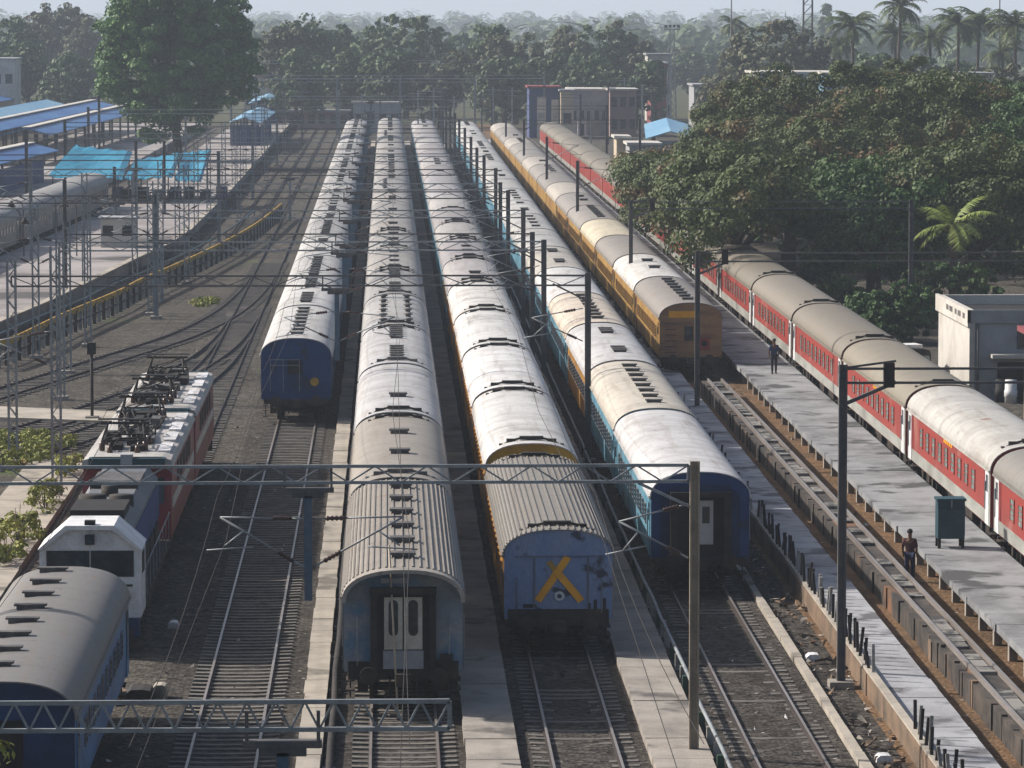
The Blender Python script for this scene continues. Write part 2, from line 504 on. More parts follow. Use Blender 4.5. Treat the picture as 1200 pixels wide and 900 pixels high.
def sweep(path, off, mat_side, mat_top):
    b = MB()
    prof = rail_profile()
    n = len(prof)
    rows = []
    for i, p in enumerate(path):
        d = (path[min(i + 1, len(path) - 1)] - path[max(i - 1, 0)]).normalized()
        s = Vector((d.y, -d.x, 0))
        rows.append([p + s * (off + x) + Vector((0, 0, z)) for x, z in prof])
    for r0, r1 in zip(rows, rows[1:]):
        for i in range(n):
            j = (i + 1) % n
            top = prof[i][1] > 0 and prof[j][1] > 0
            b.add([r0[i], r0[j], r1[j], r1[i]], [(0, 1, 2, 3)], mat_top if top else mat_side)
    return b

SLEEPER = MB()
SLEEPER.prism([(-1.37, -.2), (1.37, -.2), (1.35, -.05), (.45, -.085), (-.45, -.085), (-1.35, -.05)], -.12, .12, 'sleeper')
SLEEPER_ME = SLEEPER.mesh('sleeper')

def track(label, path, s0=None, s1=None, step=.66, top='rail', side='rail_dark', group='railway tracks of the yard', sink=0.0):
    path = [Vector(p) for p in path]
    t = thing('railway_track', label, 'railway track', path[0], 0, group)
    o = path[0]
    rel = [p - o for p in path]
    sweep(rel, -.872, side, top).build('rail', None, t)
    sweep(rel, .872, side, top).build('rail', None, t)
    if s0 is not None:
        # sleepers by distance along the path
        L, acc = [0], 0
        for a, c in zip(rel, rel[1:]):
            acc += (c - a).length
            L.append(acc)
        s, k = s0, 0
        rest = MB()
        while s < min(s1, acc):
            i = max(j for j in range(len(L)) if L[j] <= s)
            i = min(i, len(rel) - 2)
            d = (rel[i + 1] - rel[i]).normalized()
            p = rel[i] + d * (s - L[i])
            ang = math.atan2(-d.x, d.y)
            if k < 100:
                so = link('sleeper', SLEEPER_ME, t, p + Vector((0, 0, random.uniform(-.015, .01) - sink * random.uniform(.5, 1.2))))
                so.rotation_euler = (0, 0, ang + random.uniform(-.012, .012))
            else:
                mt = Matrix.Translation(p) @ Matrix.Rotation(ang, 4, 'Z')
                rest.add([mt @ Vector(v) for v in SLEEPER.v], SLEEPER.f, 'sleeper')
            s += step
            k += 1
        if rest.f:
            stuff(rest.build('sleepers', None, t), 'farther sleepers of the same track', None)
    return t

def line(x, y0, y1):
    return [(x, y0, 0), (x, y1, 0)]

XT = dict(t1=-4.25, t2=.40, t3=5.05, t4=10.25, t5=15.75, t6=22.6, loco=-8.9)
track('sleepered track in front of the plain blue end', line(-4.25, 72, 640), 18, 125)
track('track in front of the beige end doors', line(.40, 72, 640), 18, 46, sink=.02)
track('ballast-filled track in front of the yellow cross', line(5.05, 72, 640), 18, 60, sink=.045)
track('ballast-filled track in front of the open blue gangway', line(10.25, 72, 640), 18, 72, sink=.06)
track('track under the orange train', line(15.75, 212, 640))
track('track under the red train behind the platform', line(22.6, 100, 640))
track('track carrying the locomotives left of the sleepered track', line(-8.9, 72, 690), 100, 200, .75, 'rail_dark')
track('dark track just right of the station platform fence', line(-12.4, 330, 690), 0, 60, .9, 'rail_dark')

def smooth_path(pts, n=10):
    """Catmull-Rom through ground points"""
    P = [Vector(p) for p in pts]
    out = []
    for i in range(len(P) - 1):
        a, b_, c, d = P[max(i - 1, 0)], P[i], P[i + 1], P[min(i + 2, len(P) - 1)]
        for k in range(n):
            t = k / n
            out.append(.5 * ((2 * b_) + (c - a) * t + (2 * a - 5 * b_ + 4 * c - d) * t * t + (3 * b_ - 3 * c + d - a) * t ** 3))
    out.append(P[-1])
    return out

tA = smooth_path([(-24, 186, .012), (-19.6, 209, .012), (-15.6, 229, .012), (-12.2, 247, .012), (-10.2, 266, .012), (-9.2, 290, .012), (-8.9, 320, .012)])
track('turnout track curving from the locomotive track to the far left', tA, 0, 150, .8, 'rail_dark')
tB = smooth_path([(-22, 172, .02), (-17.3, 188, .02), (-13.4, 205, .02), (-10.9, 222, .02), (-9.5, 240, .02), (-8.95, 262, .02)])
track('nearer turnout track passing behind the red locomotives', tB, 0, 60, .8, 'rail_dark')
tC = smooth_path([(-25, 158, .028), (-17.6, 174, .028), (-13.2, 191, .028), (-10.8, 207, .028), (-9.5, 224, .028), (-8.95, 244, .028)])
track('nearest turnout track, close behind the slab path', tC, 0, 44, .8, 'rail_dark')
track('track between the striped fence and the locomotive track, far part', line(-10.9, 380, 690), 0, 50, .9, 'rail_dark')
tP = smooth_path([(-24.2, 205, 0), (-22.4, 228, 0), (-20.9, 248, 0), (-19.4, 267, 0), (-17.6, 290, 0), (-16.2, 312, 0), (-15.0, 334, 0), (-14.4, 360, 0), (-14.2, 690, 0)])
track('platform track hugging the curved station platform', tP, 0, 80, .9, 'rail_dark')
tS = smooth_path([(-36.6, 215, 0), (-32.2, 290, 0), (-30.3, 330, 0), (-28.6, 372, 0), (-27.8, 420, 0), (-27.3, 690, 0)])
track('track under the silver coaches', tS)

# ------------------------------------------------------------------ coaches
HW = 1.62
def arc(a, b_, z0, n=16, e=2.35):
    """half ellipse-like roof line from +a over the top to -a"""
    pts = []
    for i in range(n + 1):
        t = math.pi * i / n
        c, s = math.cos(t), math.sin(t)
        pts.append((a * math.copysign(abs(c) ** (2 / e), c), z0 + b_ * abs(s) ** (2 / e)))
    return pts

def end_profile(a=HW, z0=1.12, zs=3.12, top=3.98):
    return [(-a + .02, z0), (a - .02, z0), (a, z0 + .25)] + arc(a, top - zs, zs) + [(-a, z0 + .25)]

def body_mesh(L, mat):
    b = MB()
    b.prism(end_profile(), -L / 2, L / 2, mat)
    return b.mesh('body')

def roof_mesh(L, ribs=0, zs=3.12, top=4.02):
    b = MB()
    o = arc(HW + .05, top - zs, zs - .02, 20)
    i_ = arc(HW + .01, top - zs - .035, zs - .02, 20)
    prof = o + i_[::-1]
    n = len(prof)
    b.prism(prof, -L / 2 - .09, L / 2 + .09, 'roof', True, True)
    if ribs:
        oo = arc(HW + .05, top - zs, zs - .02, ribs + 1)
        for k in range(1, ribs + 1):
            x, z = oo[k]
            nx, nz = x / (HW * HW), (z - zs) / .8
            l = math.hypot(nx, nz)
            b.bar((x, -L / 2 - .04, z + .01), (x, L / 2 + .04, z + .01), .045, .05, 'roof')
    for s in (-1, 1):      # rain gutter
        b.bar((s * (HW + .06), -L / 2, zs + .03), (s * (HW + .06), L / 2, zs + .03), .05, .07, 'roof')
    return b.mesh('roof')

def window_mesh(w, h, pane, frame):
    """faces -x; sits in the side wall"""
    b = MB()
    b.box(-.02, .02, -w / 2, w / 2, -h / 2, h / 2, pane)
    for y0, y1, z0, z1 in ((-w / 2 - .05, -w / 2, -h / 2 - .05, h / 2 + .05), (w / 2, w / 2 + .05, -h / 2 - .05, h / 2 + .05),
                           (-w / 2, w / 2, -h / 2 - .05, -h / 2), (-w / 2, w / 2, h / 2, h / 2 + .05)):
        b.box(-.035, .02, y0, y1, z0, z1, frame)
    for k in (1, 2, 3):
        z = -h / 2 + h * k / 4
        b.box(-.03, .01, -w / 2, w / 2, z - .012, z + .012, frame)
    return b.mesh('window')

def door_mesh(mat, pane):
    b = MB()
    b.box(-.025, .02, -.42, .42, -1.0, 1.0, mat)
    b.box(-.03, .01, -.25, .25, .15, .75, pane)
    b.box(-.06, -.025, .30, .34, -.5, .5, 'steel')
    return b.mesh('door')

def bogie_mesh():
    b = MB()
    for s in (-1, 1):
        b.box(s * 1.05 - .09, s * 1.05 + .09, -1.9, 1.9, .38, .62, 'under')
        b.box(s * 1.12 - .12, s * 1.12 + .12, -.45, .45, .22, .85, 'under')
        for y in (-1.45, 1.45):
            b.box(s * 1.12 - .14, s * 1.12 + .14, y - .2, y + .2, .32, .78, 'under')
    b.box(-1.0, 1.0, -.3, .3, .42, .95, 'under')
    return b.mesh('bogie')

def wheelset_mesh():
    b = MB()
    for s in (-1, 1):
        b.disc((s * .872, 0, 0), .455, 'x', .12, 20, 'under')
        b.disc((s * .80, 0, 0), .48, 'x', .03, 20, 'rail_dark')
    b.tube([(-.95, 0, 0), (.95, 0, 0)], .08, 8, 'under')
    return b.mesh('wheelset')

def underframe_mesh(L):
    b = MB()
    b.box(-1.35, 1.35, -L / 2 + .1, L / 2 - .1, .92, 1.12, 'under')
    for y, l, w in ((-2.6, 2.2, 1.15), (.6, 1.8, 1.25), (3.3, 1.6, 1.0)):
        b.box(-w, w, y - l / 2, y + l / 2, .42, .92, 'under')
    for s in (-1, 1):
        for y in (-L / 2 + .55, L / 2 - .55):
            for k in range(3):
                b.box(s * 1.45 - .12, s * 1.45 + .12, y - .35, y + .35, .30 + k * .26, .34 + k * .26, 'under')
            b.bar((s * 1.45, y, .3), (s * 1.45, y, 1.1), .04, .04, 'under')
    return b.mesh('underframe')

def bellows_mesh():
    b = MB()
    for k in range(6):
        y = .02 + k * .08
        g = .03 if k % 2 else 0
        b.prism([(-.72 + g, 1.2), (.72 - g, 1.2), (.72 - g, 3.15), (.5, 3.32 - g), (-.5, 3.32 - g), (-.72 + g, 3.15)], y, y + .08, 'dark')
    return b.mesh('gangway')

def vent_slot_mesh(w=.56, d=.26, h=.12):
    b = MB()
    b.box(-w / 2, w / 2, -d / 2, d / 2, -.03, h * .6, 'vent')
    b.box(-w / 2 - .05, w / 2 + .05, -d / 2 - .04, d / 2 + .04, h * .6, h, 'vent')
    return b.mesh('roof_vent')

def cowl_vent_mesh():
    b = MB()
    b.tube([(0, 0, -.03), (0, 0, .10)], .13, 10, 'vent')
    b.tube([(0, 0, .10), (0, 0, .16), (0, 0, .2)], [.24, .2, .05], 12, 'vent')
    return b.mesh('roof_vent')

def roof_pipe_mesh(mat='dark'):
    """a pipe hooped over the roof with end posts and a flat box on the ridge"""
    b = MB()
    pts = [(x, 0, z + .09) for x, z in arc(1.22, .80, 3.20, 12, 2.35)[2:-2]]
    b.tube(pts, .045, 6, mat)
    for s in (-1, 1):
        x, z = pts[0][0] * s, pts[0][2]
        b.box(x - .06, x + .06, -.16, .16, z - .14, z + .14, mat)
    b.box(-.42, .42, -.12, .12, 4.02, 4.14, mat)
    for s in (-1, 1):
        b.box(s * .72 - .16, s * .72 + .16, -.1, .1, 3.90, 4.05, mat)
    return b.mesh('roof_pipe')

def buffer_mesh():
    b = MB()
    b.tube([(0, .02, 0), (0, -.38, 0)], .11, 10, 'under')
    b.disc((0, -.41, 0), .24, 'y', .06, 16, 'under')
    return b.mesh('buffer')

def coupler_mesh():
    b = MB()
    b.box(-.12, .12, -.55, .05, -.12, .12, 'under')
    b.box(-.2, .2, -.75, -.5, -.17, .17, 'under')
    b.tube([(.35, .0, .05), (.38, -.2, -.25), (.36, -.1, -.5)], .04, 6, 'dark')
    b.tube([(-.35, .0, .05), (-.38, -.2, -.25), (-.36, -.1, -.5)], .04, 6, 'dark')
    return b.mesh('coupler')

LIC, LLH = 21.3, 23.1
SHARED = dict(bogie=bogie_mesh(), wheelset=wheelset_mesh(), bellows=bellows_mesh(), slot=vent_slot_mesh(), cowl=cowl_vent_mesh(),
              pipe=roof_pipe_mesh('dark'), pipe_grey=roof_pipe_mesh('vent'), buffer=buffer_mesh(), coupler=coupler_mesh(),
              bigslot=vent_slot_mesh(.62, .42, .16),
              under={LIC: underframe_mesh(LIC), LLH: underframe_mesh(LLH), 19.5: underframe_mesh(19.5)},
              roof={(LIC, 0): roof_mesh(LIC), (LIC, 1): roof_mesh(LIC, 27), (LLH, 0): roof_mesh(LLH, 0, 3.05, 4.03), (19.5, 0): roof_mesh(19.5)})
BODY, WIN, DOOR = {}, {}, {}

def roof_z(x, zs=3.12, top=4.02):
    a = HW + .05
    return zs - .02 + (top - zs) * max(0, 1 - abs(x / a) ** 2.35) ** (1 / 2.35)

def make_coach(label, group, x, y, L, side, tint, ribs=0, vents='none', pipes=(), win=None, door=None, detail=2, red=False, ang=0.0, z=0.0, sides=(-1, 1), gap=1.0):
    """x, y: middle of the near end; ang turns the coach about z"""
    c = Vector((x, y, z)) + Vector((-math.sin(ang), math.cos(ang), 0)) * L / 2
    t = thing('railway_coach', label, 'railway coach', c, ang, group)
    if (L, side) not in BODY:
        BODY[(L, side)] = body_mesh(L, M and side)
    link('body', BODY[(L, side)], t)
    r = link('roof', SHARED['roof'][(L, ribs)], t)
    r.color = (tint[0], tint[1], tint[2], 1)
    if detail >= 0:
        link('gangway', SHARED['bellows'], t, (0, L / 2, 0))
    # roof fittings
    ys = []
    if vents == 'ladder':
        ys = [(-.0, -L / 2 + 1.6 + k * 1.25, 'slot') for k in range(6)] + [(0, L / 2 - 1.6 - k * 1.25, 'slot') for k in range(6)]
    elif vents == 'slots':
        ys = [(0, -L / 2 + 2.2 + k * 2.35, 'slot') for k in range(8)]
    elif vents == 'groups':
        ys = [(0, -6.6 + k * 1.0, 'slot') for k in range(3)] + [(0, 4.4 + k * 1.0, 'slot') for k in range(3)]
    elif vents == 'bigladder':
        ys = [(0, -L / 2 + 2.0 + k * 3.4, 'bigslot') for k in range(6)]
    elif vents == 'cowls':
        ys = [(s * .62, -L / 2 + 2 + k * 3.4, 'cowl') for k in range(6) for s in (-1, 1)]
    elif vents == 'pair':
        ys = [(0, -3.4, 'bigslot'), (0, 3.4, 'bigslot')]
    elif vents == 'single':
        ys = [(0, -4.5, 'bigslot')]
    if detail < 1:
        ys = ys[::2]
    for vx, vy, k in ys:
        link('roof_vent', SHARED[k], t, (vx, vy, roof_z(vx)))
    for py, k in pipes:
        link('roof_pipe', SHARED[k], t, (0, py, 0))
    if detail >= 1:
        u = link('underframe', SHARED['under'][L], t)
        for k in (-1, 1):
            bo = link('bogie', SHARED['bogie'], t, (0, k * (L / 2 - 3.3), 0))
            for w in (-1.45, 1.45):
                link('wheelset', SHARED['wheelset'], bo, (0, w, .475))
    else:
        link('underframe', SHARED['under'][L], t)
    if detail >= 1 and win:
        w, h, zc, n, pane, frame, y0, y1 = win
        key = (w, h, pane, frame)
        if key not in WIN:
            WIN[key] = window_mesh(w, h, pane, frame)
        for s in sides:
            for k in range(n):
                yy = y0 + (y1 - y0) * k / (n - 1)
                o = link('window', WIN[key], t, (s * (HW + .001), yy, zc))
                if s > 0:
                    o.rotation_euler = (0, 0, math.pi)
    if detail >= 1 and door:
        if door not in DOOR:
            DOOR[door] = door_mesh(door, 'glass')
        for s in sides:
            for yy in (-L / 2 + .75, L / 2 - .75):
                o = link('door', DOOR[door], t, (s * (HW + .004), yy, 2.15))
                if s > 0:
                    o.rotation_euler = (0, 0, math.pi)
    return t

def end_wall(t, L, mat, thick=.05, low=1.14):
    """separately painted near end of the leading coach"""
    b = MB()
    b.prism(end_profile(HW - .005, 1.14, 3.12, 3.965), -L / 2 - thick, -L / 2 - .002, mat)
    e = b.build('end_wall', None, t)
    for s in (-1, 1):
        link('buffer', SHARED['buffer'], t, (s * .95, -L / 2 - .05, 1.08))
    link('coupler', SHARED['coupler'], t, (0, -L / 2 - .05, 1.0))
    h = MB()
    h.box(-1.5, 1.5, -L / 2 - .10, -L / 2 + .3, .92, low, 'under')
    h.build('headstock', None, t)
    return e

WIC = dict(blue=(.62, .56, 2.35, 11, 'glass', 'slate_side', -7.6, 7.6))
def train(key, y0, n, L, pitch, side, tints, who, first, group, **kw):
    out = []
    x = kw.pop('x', XT[key])
    vents = kw.pop('vents', ['none'])
    pipes = kw.pop('pipes', None)
    first_kw = kw.pop('first_kw', {})
    xs = kw.pop('drift', 0.0)
    near = kw.pop('near', 7)
    dim = {'t1': .84, 't2': .80, 't3': .90, 't4': .90, 't5': .88, 't6': .72}[key]
    mid = kw.pop('colour_word', 'coach')
    for i in range(n):
        y = y0 + i * pitch
        k = dict(kw)
        k['detail'] = 2 if i < 2 else (1 if i < near else 0)
        k['vents'] = vents[i % len(vents)] if i < 60 else 'none'
        if pipes:
            k['pipes'] = pipes(i)
        if i == 0:
            k.update(first_kw)
        label = first if i == 0 else f"{mid}, {ORD[i]} from the near end of the {who}"
        sd = side[min(i, len(side) - 1)] if isinstance(side, list) else side
        tint = tints[i] if i < len(tints) else tints[-3 + i % 3]
        f = random.uniform(.86, 1.04) * dim * (1.0 if i < 5 else .82)
        k.setdefault('ribs', 0)
        out.append(make_coach(label, group, x + xs * i, y, L, sd, tuple(c * f for c in tint), **k))
    return out
W_, G_, T_, C_, D_ = (.62, .62, .61), (.42, .42, .42), (.36, .33, .28), (.60, .53, .44), (.22, .21, .20)
win_ic = (.60, .58, 2.32, 12, 'glass', 'slate_side', -7.9, 7.9)

t1 = train('t1', 193.5, 18, LIC, 22.3, 'blue_side', [W_, W_, (.52, .52, .52), W_, G_, W_, (.5, .5, .5)], 'train with the plain blue end',
           'white-roofed coach whose blue near end faces the sleepered track', 'coaches of the plain blue end train',
           vents=['slots', 'ladder', 'slots', 'groups'], win=win_ic, door='slate_side', near=5, colour_word='white-roofed coach')
t2 = train('t2', 112.8, 22, LIC, 22.3, 'slate_side', [(.34, .31, .27), (.36, .33, .29), (.56, .56, .57), (.55, .55, .56), (.48, .48, .48), G_, (.5, .48, .46), (.46, .45, .44), (.5, .48, .46), (.45, .44, .43)],
           'train with the beige end doors', 'ribbed grey-roofed coach with beige double doors in its dark near end', 'coaches of the beige end doors train',
           vents=['bigladder', 'pair', 'single', 'ladder', 'cowls', 'ladder', 'slots'], win=win_ic, door='slate_side', near=6, colour_word='grey-roofed coach',
           pipes=lambda i: [] if i == 0 else ([(-9.6, 'pipe_grey'), (9.6, 'pipe')] if i % 2 else [(-9.9, 'pipe')]) if i < 9 else [], first_kw=dict(ribs=1))
t3 = train('t3', 123.2, 21, LIC, 22.4, ['yellow_side', 'yellow_side', 'yellow_side', 'yellow_side', 'yellow_side', 'sky_side'],
           [(.27, .255, .23), (.70, .70, .69), (.70, .70, .70), (.68, .68, .67), (.70, .69, .66), (.52, .50, .50), (.42, .40, .42), (.52, .51, .50), (.42, .40, .41), (.5, .49, .48), (.45, .44, .46)],
           'yellow-cross train', 'grey-roofed coach with a yellow cross on its blue near end', 'coaches of the yellow-cross train',
           vents=['none', 'none', 'none', 'none', 'none', 'single', 'slots'], win=(.60, .58, 2.32, 12, 'glass', 'yellow_side', -7.9, 7.9), door='yellow_side', near=6,
           pipes=lambda i: [(-9.7, 'pipe'), (9.9, 'pipe')] if i < 9 else [], colour_word='coach', first_kw=dict(ribs=1))
t4 = train('t4', 136.3, 20, LIC, 22.3, ['sky_side', 'sky_side', 'yellow_side', 'sky_side'],
           [(.60, .60, .61), (.56, .52, .45), (.58, .58, .59), C_, (.60, .60, .60), (.56, .53, .48), W_, (.55, .55, .54), W_],
           'train with the open blue gangway', 'white-roofed coach with an open gangway in its dark blue near end', 'coaches of the open blue gangway train',
           vents=['none', 'slots', 'groups', 'slots', 'none', 'groups'], win=(.60, .58, 2.32, 12, 'glass', 'slate_side', -7.9, 7.9), door='sky_side', near=6,
           colour_word='pale-roofed coach', drift=.03)
t5 = train('t5', 216.6, 16, LIC, 22.3, 'orange_side',
           [(.27, .25, .23), (.70, .69, .66), (.28, .26, .24), (.62, .56, .42), (.33, .31, .29), (.34, .32, .30), (.56, .52, .46), (.35, .33, .31), (.4, .38, .35)],
           'orange and yellow train', 'grey-roofed orange coach with a dark window in its near end', 'coaches of the orange and yellow train',
           vents=['slots', 'pair', 'none', 'none'], win=(.60, .58, 2.32, 12, 'glass', 'orange_side', -7.9, 7.9), door='orange_side', near=6,
           colour_word='orange coach')
t6 = train('t6', 120.2, 19, LLH, 24.0, 'red_side',
           [(.30, .29, .27), (.58, .57, .54), (.30, .27, .21), (.28, .25, .20), (.29, .26, .21), (.31, .28, .22), (.31, .28, .22)],
           'long red train', 'red coach, first of the long red train, cut by the picture edge', 'coaches of the long red train',
           vents=['none'], win=(.78, .70, 2.35, 9, 'glass_green', 'red_side', -7.3, 7.3), door='white', near=7, colour_word='red coach',
           pipes=lambda i: [(-10.7, 'pipe')] if i < 8 else [])
# the red coaches' pale lower band, dark red uprights and pale door bays
bb = MB()
bb.box(-HW - .012, -HW + .01, -LLH / 2 + .02, LLH / 2 - .02, 1.16, 1.62, 'band_grey')
bb.box(HW - .01, HW + .012, -LLH / 2 + .02, LLH / 2 - .02, 1.16, 1.62, 'band_grey')
BAND = bb.mesh('side_band')
bb = MB()
bb.box(-HW - .016, HW + .016, -.565, .565, 1.14, 3.05, 'band_grey')
BAY = bb.mesh('door_bay')
bb = MB()
bb.box(-HW - .018, HW + .018, -.21, .21, 1.64, 3.1, 'maroon')
UPR = bb.mesh('side_stripe')
for i, t in enumerate(t6):
    link('side_band', BAND, t)
    if i < 9:
        for k in (-1, 1):
            link('door_bay', BAY, t, (0, k * (LLH / 2 - .585), 0))
            link('side_stripe', UPR, t, (0, k * (LLH / 2 - 1.385), 0))
# faint yellow lettering blocks above the windows of the white-roofed red coach
b = MB()
for k in range(5):
    b.box(-HW - .02, -HW - .005, -1.6 + k * .5, -1.28 + k * .5, 2.86, 3.0, 'yellow')
b.build('lettering', None, t6[1])
b = MB()
for k in range(6):
    b.box(-HW - .02, -HW - .005, -2.6 + k * .42, -2.36 + k * .42, 2.86, 2.98, 'yellow')
b.build('lettering', None, t6[2])

# leading ends
E = -LIC / 2
end_wall(t1[0], LIC, 'blue_end')
b = MB()
b.disc((.85, E - .06, 1.95), .20, 'y', .03, 18, 'ochre')
b.build('yellow_disc', None, t1[0])
b = MB()
b.box(-.42, .3, E - .075, E - .04, 1.55, 3.0, 'navy')
b.box(-.38, .26, E - .085, E - .07, 2.3, 2.9, 'black')
b.build('end_door', None, t1[0])
b = MB()
for z in (2.98, 2.72):
    b.bar((-1.2, E - .1, z), (.15, E - .1, z), .03, .03, 'steel')
for x in (-1.2, -.6, .15):
    b.bar((x, E - .1, 1.5), (x, E - .1, 3.0), .025, .025, 'steel')
b.build('end_rail', None, t1[0])

# beige double doors in a deep hooded end
end_wall(t2[0], LIC, 'grey_end', .05, 1.42)
b = MB()
o_ = arc(HW + .05, .90, 3.10, 20)
i_ = arc(HW - .06, .80, 3.10, 20)
b.prism(o_ + i_[::-1], E - .62, E - .09, 'roof', True, True)
h = b.build('roof_hood', None, t2[0])
h.color = (.36, .33, .29, 1)
b = MB()
b.prism([(-.86, 1.15), (.86, 1.15), (.86, 3.3), (.6, 3.45), (-.6, 3.45), (-.86, 3.3)], E - .075, E - .045, 'black')
for s in (-1, 1):
    b.box(s * .80 - .09, s * .80 + .09, E - .30, E - .05, 1.2, 3.3, 'dark')
b.box(-.9, .9, E - .30, E - .05, 3.28, 3.46, 'dark')
b.build('gangway_frame', None, t2[0])
for s in (-1, 1):
    b = MB()
    b.box(s * .27 - .25, s * .27 + .25, E - .11, E - .08, 1.75, 3.18, 'cream')
    d = b.build('end_door', None, t2[0])
    b = MB()
    b.box(s * .27 - .13, s * .27 + .13, E - .122, E - .105, 2.25, 2.98, 'glass')
    b.disc((s * .27, E - .113, 2.98), .13, 'y', .018, 14, 'glass')
    b.disc((s * .27, E - .113, 2.25), .13, 'y', .018, 14, 'glass')
    b.build('window', None, d)
b = MB()
b.box(-.55, .55, E - .14, E - .07, 1.22, 1.72, 'wall_grey')
b.build('fall_plate', None, t2[0])
b = MB()
for s in (-1, 1):
    b.tube([(s * 1.25, E - .1, 1.3), (s * 1.25, E - .14, 1.5), (s * 1.25, E - .14, 2.6), (s * 1.25, E - .1, 2.7)], .018, 6, 'steel')
b.box(-.6, .1, E - .1, E - .05, 3.56, 3.70, 'wall_grey')
b.box(1.0, 1.35, E - .2, E - .05, 1.3, 1.62, 'dark')
b.build('end_fitting', None, t2[0])

# blue end with the yellow cross
end_wall(t3[0], LIC, 'blue_dull', .05, 1.46)
b = MB()
y = E - .06
b.bar((-.62, y - .004, 1.72), (.28, y - .004, 3.12), .02, .22, 'yellow')
b.bar((.68, y - .03, 1.72), (-.10, y - .03, 2.72), .02, .22, 'yellow')
b.bar((-.10, y - .03, 2.72), (-.30, y - .03, 2.98), .02, .16, 'ochre')
b.build('yellow_cross', None, t3[0])
b = MB()
b.disc((.03, y - .02, 1.88), .15, 'y', .05, 16, 'white')
b.disc((.03, y - .05, 1.88), .07, 'y', .03, 12, 'navy')
b.build('tail_lamp', None, t3[0])
b = MB()
for x in (-.72, .88):
    b.bar((x, E - .065, 1.3), (x, E - .065, 3.1), .05, .02, 'slate_side')
b.bar((-1.3, E - .066, 3.14), (1.35, E - .066, 3.14), .05, .02, 'slate_side')
for x in (-1.25, 1.28):
    b.tube([(x, E - .05, 1.3), (x, E - .13, 1.35), (x, E - .13, 2.4), (x, E - .05, 2.45)], .018, 6, 'steel')
b.build('end_trim', None, t3[0])
b = MB()
for k, (x, z, w, h_) in enumerate(((.86, 1.36, .10, .28), (1.05, 1.42, .10, .34), (1.32, 1.44, .10, .36), (-1.05, 1.5, .4, .12))):
    b.box(x, x + w, E - .058, E - .05, z, z + h_, 'dark')
b.build('end_marking', None, t3[0])
# ochre end wall of the next coach shows above the lower grey roof
b = MB()
b.prism(end_profile(HW - .005, 1.14, 3.12, 3.975), E - .04, E - .002, 'ochre')
b.build('end_wall', None, t3[1])
for t in (t3[0],):
    t.location.z -= .03
    t.scale = (1, 1, .94)

# open gangway end
end_wall(t4[0], LIC, 'navy')
b = MB()
o_ = arc(HW - .02, .82, 3.12, 20)
i_ = arc(HW - .30, .56, 3.02, 20)
b.prism(o_ + i_[::-1], E - .085, E - .055, 'blue_end')
for s in (-1, 1):
    b.box(s * (HW - .17) - .15, s * (HW - .17) + .15, E - .085, E - .055, 1.2, 3.06, 'blue_end')
b.build('end_frame', None, t4[0])
b = MB()
b.prism([(-.9, 1.2), (.9, 1.2), (.9, 3.15), (.7, 3.3), (-.7, 3.3), (-.9, 3.15)], E - .10, E - .06, 'black')
for s in (-1, 1):
    b.box(s * .88 - .12, s * .88 + .12, E - .42, E - .06, 1.2, 3.2, 'dark')
b.box(-1.0, 1.0, E - .42, E - .06, 3.18, 3.34, 'dark')
b.build('gangway_frame', None, t4[0])
b = MB()
b.box(-.05, .42, E - .16, E - .11, 1.6, 3.05, 'wall_white')
b.box(.06, .30, E - .175, E - .15, 2.3, 2.85, 'glass')
b.build('end_door', None, t4[0])

# orange end
end_wall(t5[0], LIC, 'orange_end')
b = MB()
b.box(-1.15, .35, E - .065, E - .045, 3.20, 3.55, 'yellow')
b.build('yellow_panel', None, t5[0])
b = MB()
b.box(-.32, .12, E - .07, E - .04, 2.0, 2.75, 'glass')
b.build('end_window', None, t5[0])
b = MB()
b.box(.45, 1.0, E - .065, E - .045, 1.5, 2.15, 'red_side')
b.disc((.72, E - .075, 1.85), .16, 'y', .02, 14, 'black')
b.build('end_marking', None, t5[0])
b = MB()
for k in range(6):
    b.bar((-1.35, E - .06, 1.4 + k * .3), (-.75, E - .06, 1.4 + k * .3), .04, .03, 'dark')
b.build('end_ladder', None, t5[0])

# lone parcel van at the lower left, on the locomotive track
van = make_coach('blue coach with a curved grey roof in the lower left corner', 'coaches on the locomotive track', -8.7, 93.6, 19.5, 'blue_side', (.18, .175, .17),
                 vents='slots', win=(.60, .58, 2.32, 10, 'glass', 'slate_side', -6.6, 6.6), door='blue_side', detail=2)
for o in [o for o in col.objects if o.parent == van and o.name.startswith('roof_vent')]:
    o.location.x = -.35
    o.location.z = roof_z(.35)
    o.scale = (1.25, .8, 1)
end_wall(van, 19.5, 'navy')
b = MB()
b.box(-.45, .45, -9.83, -9.79, 1.3, 3.1, 'black')
b.build('end_door', None, van)

# silver coaches by the station platform
for i, (x, y, a) in enumerate(((-32.4, 283.5, -.045), (-31.35, 306, -.045), (-30.3, 328.6, -.043), (-29.35, 351.0, -.036), (-28.55, 373.5, -.03))):
    w = ['silver coach nearest the left picture edge, first of the silver train', 'silver coach with a dark joint before it, second of the silver train',
         'silver coach, third of the silver train by the station platform', 'silver coach, fourth of the silver train near the turquoise tarpaulins', 'silver coach, last of the silver train, under the tarpaulins'][i]
    make_coach(w, 'coaches of the silver train', x, y, LIC, 'silver', (.28, .28, .28), win=(.9, .5, 2.35, 10, 'glass', 'silver', -7.6, 7.6), door='slate_side', detail=1, ang=a)

# ------------------------------------------------------------------ locomotives
def bogie_set(t, L, off=4.2):
    for k in (-1, 1):
        bo = link('bogie', SHARED['bogie'], t, (0, k * (L / 2 - off), 0))
        for w in (-1.45, 1.45):
            link('wheelset', SHARED['wheelset'], bo, (0, w, .475))

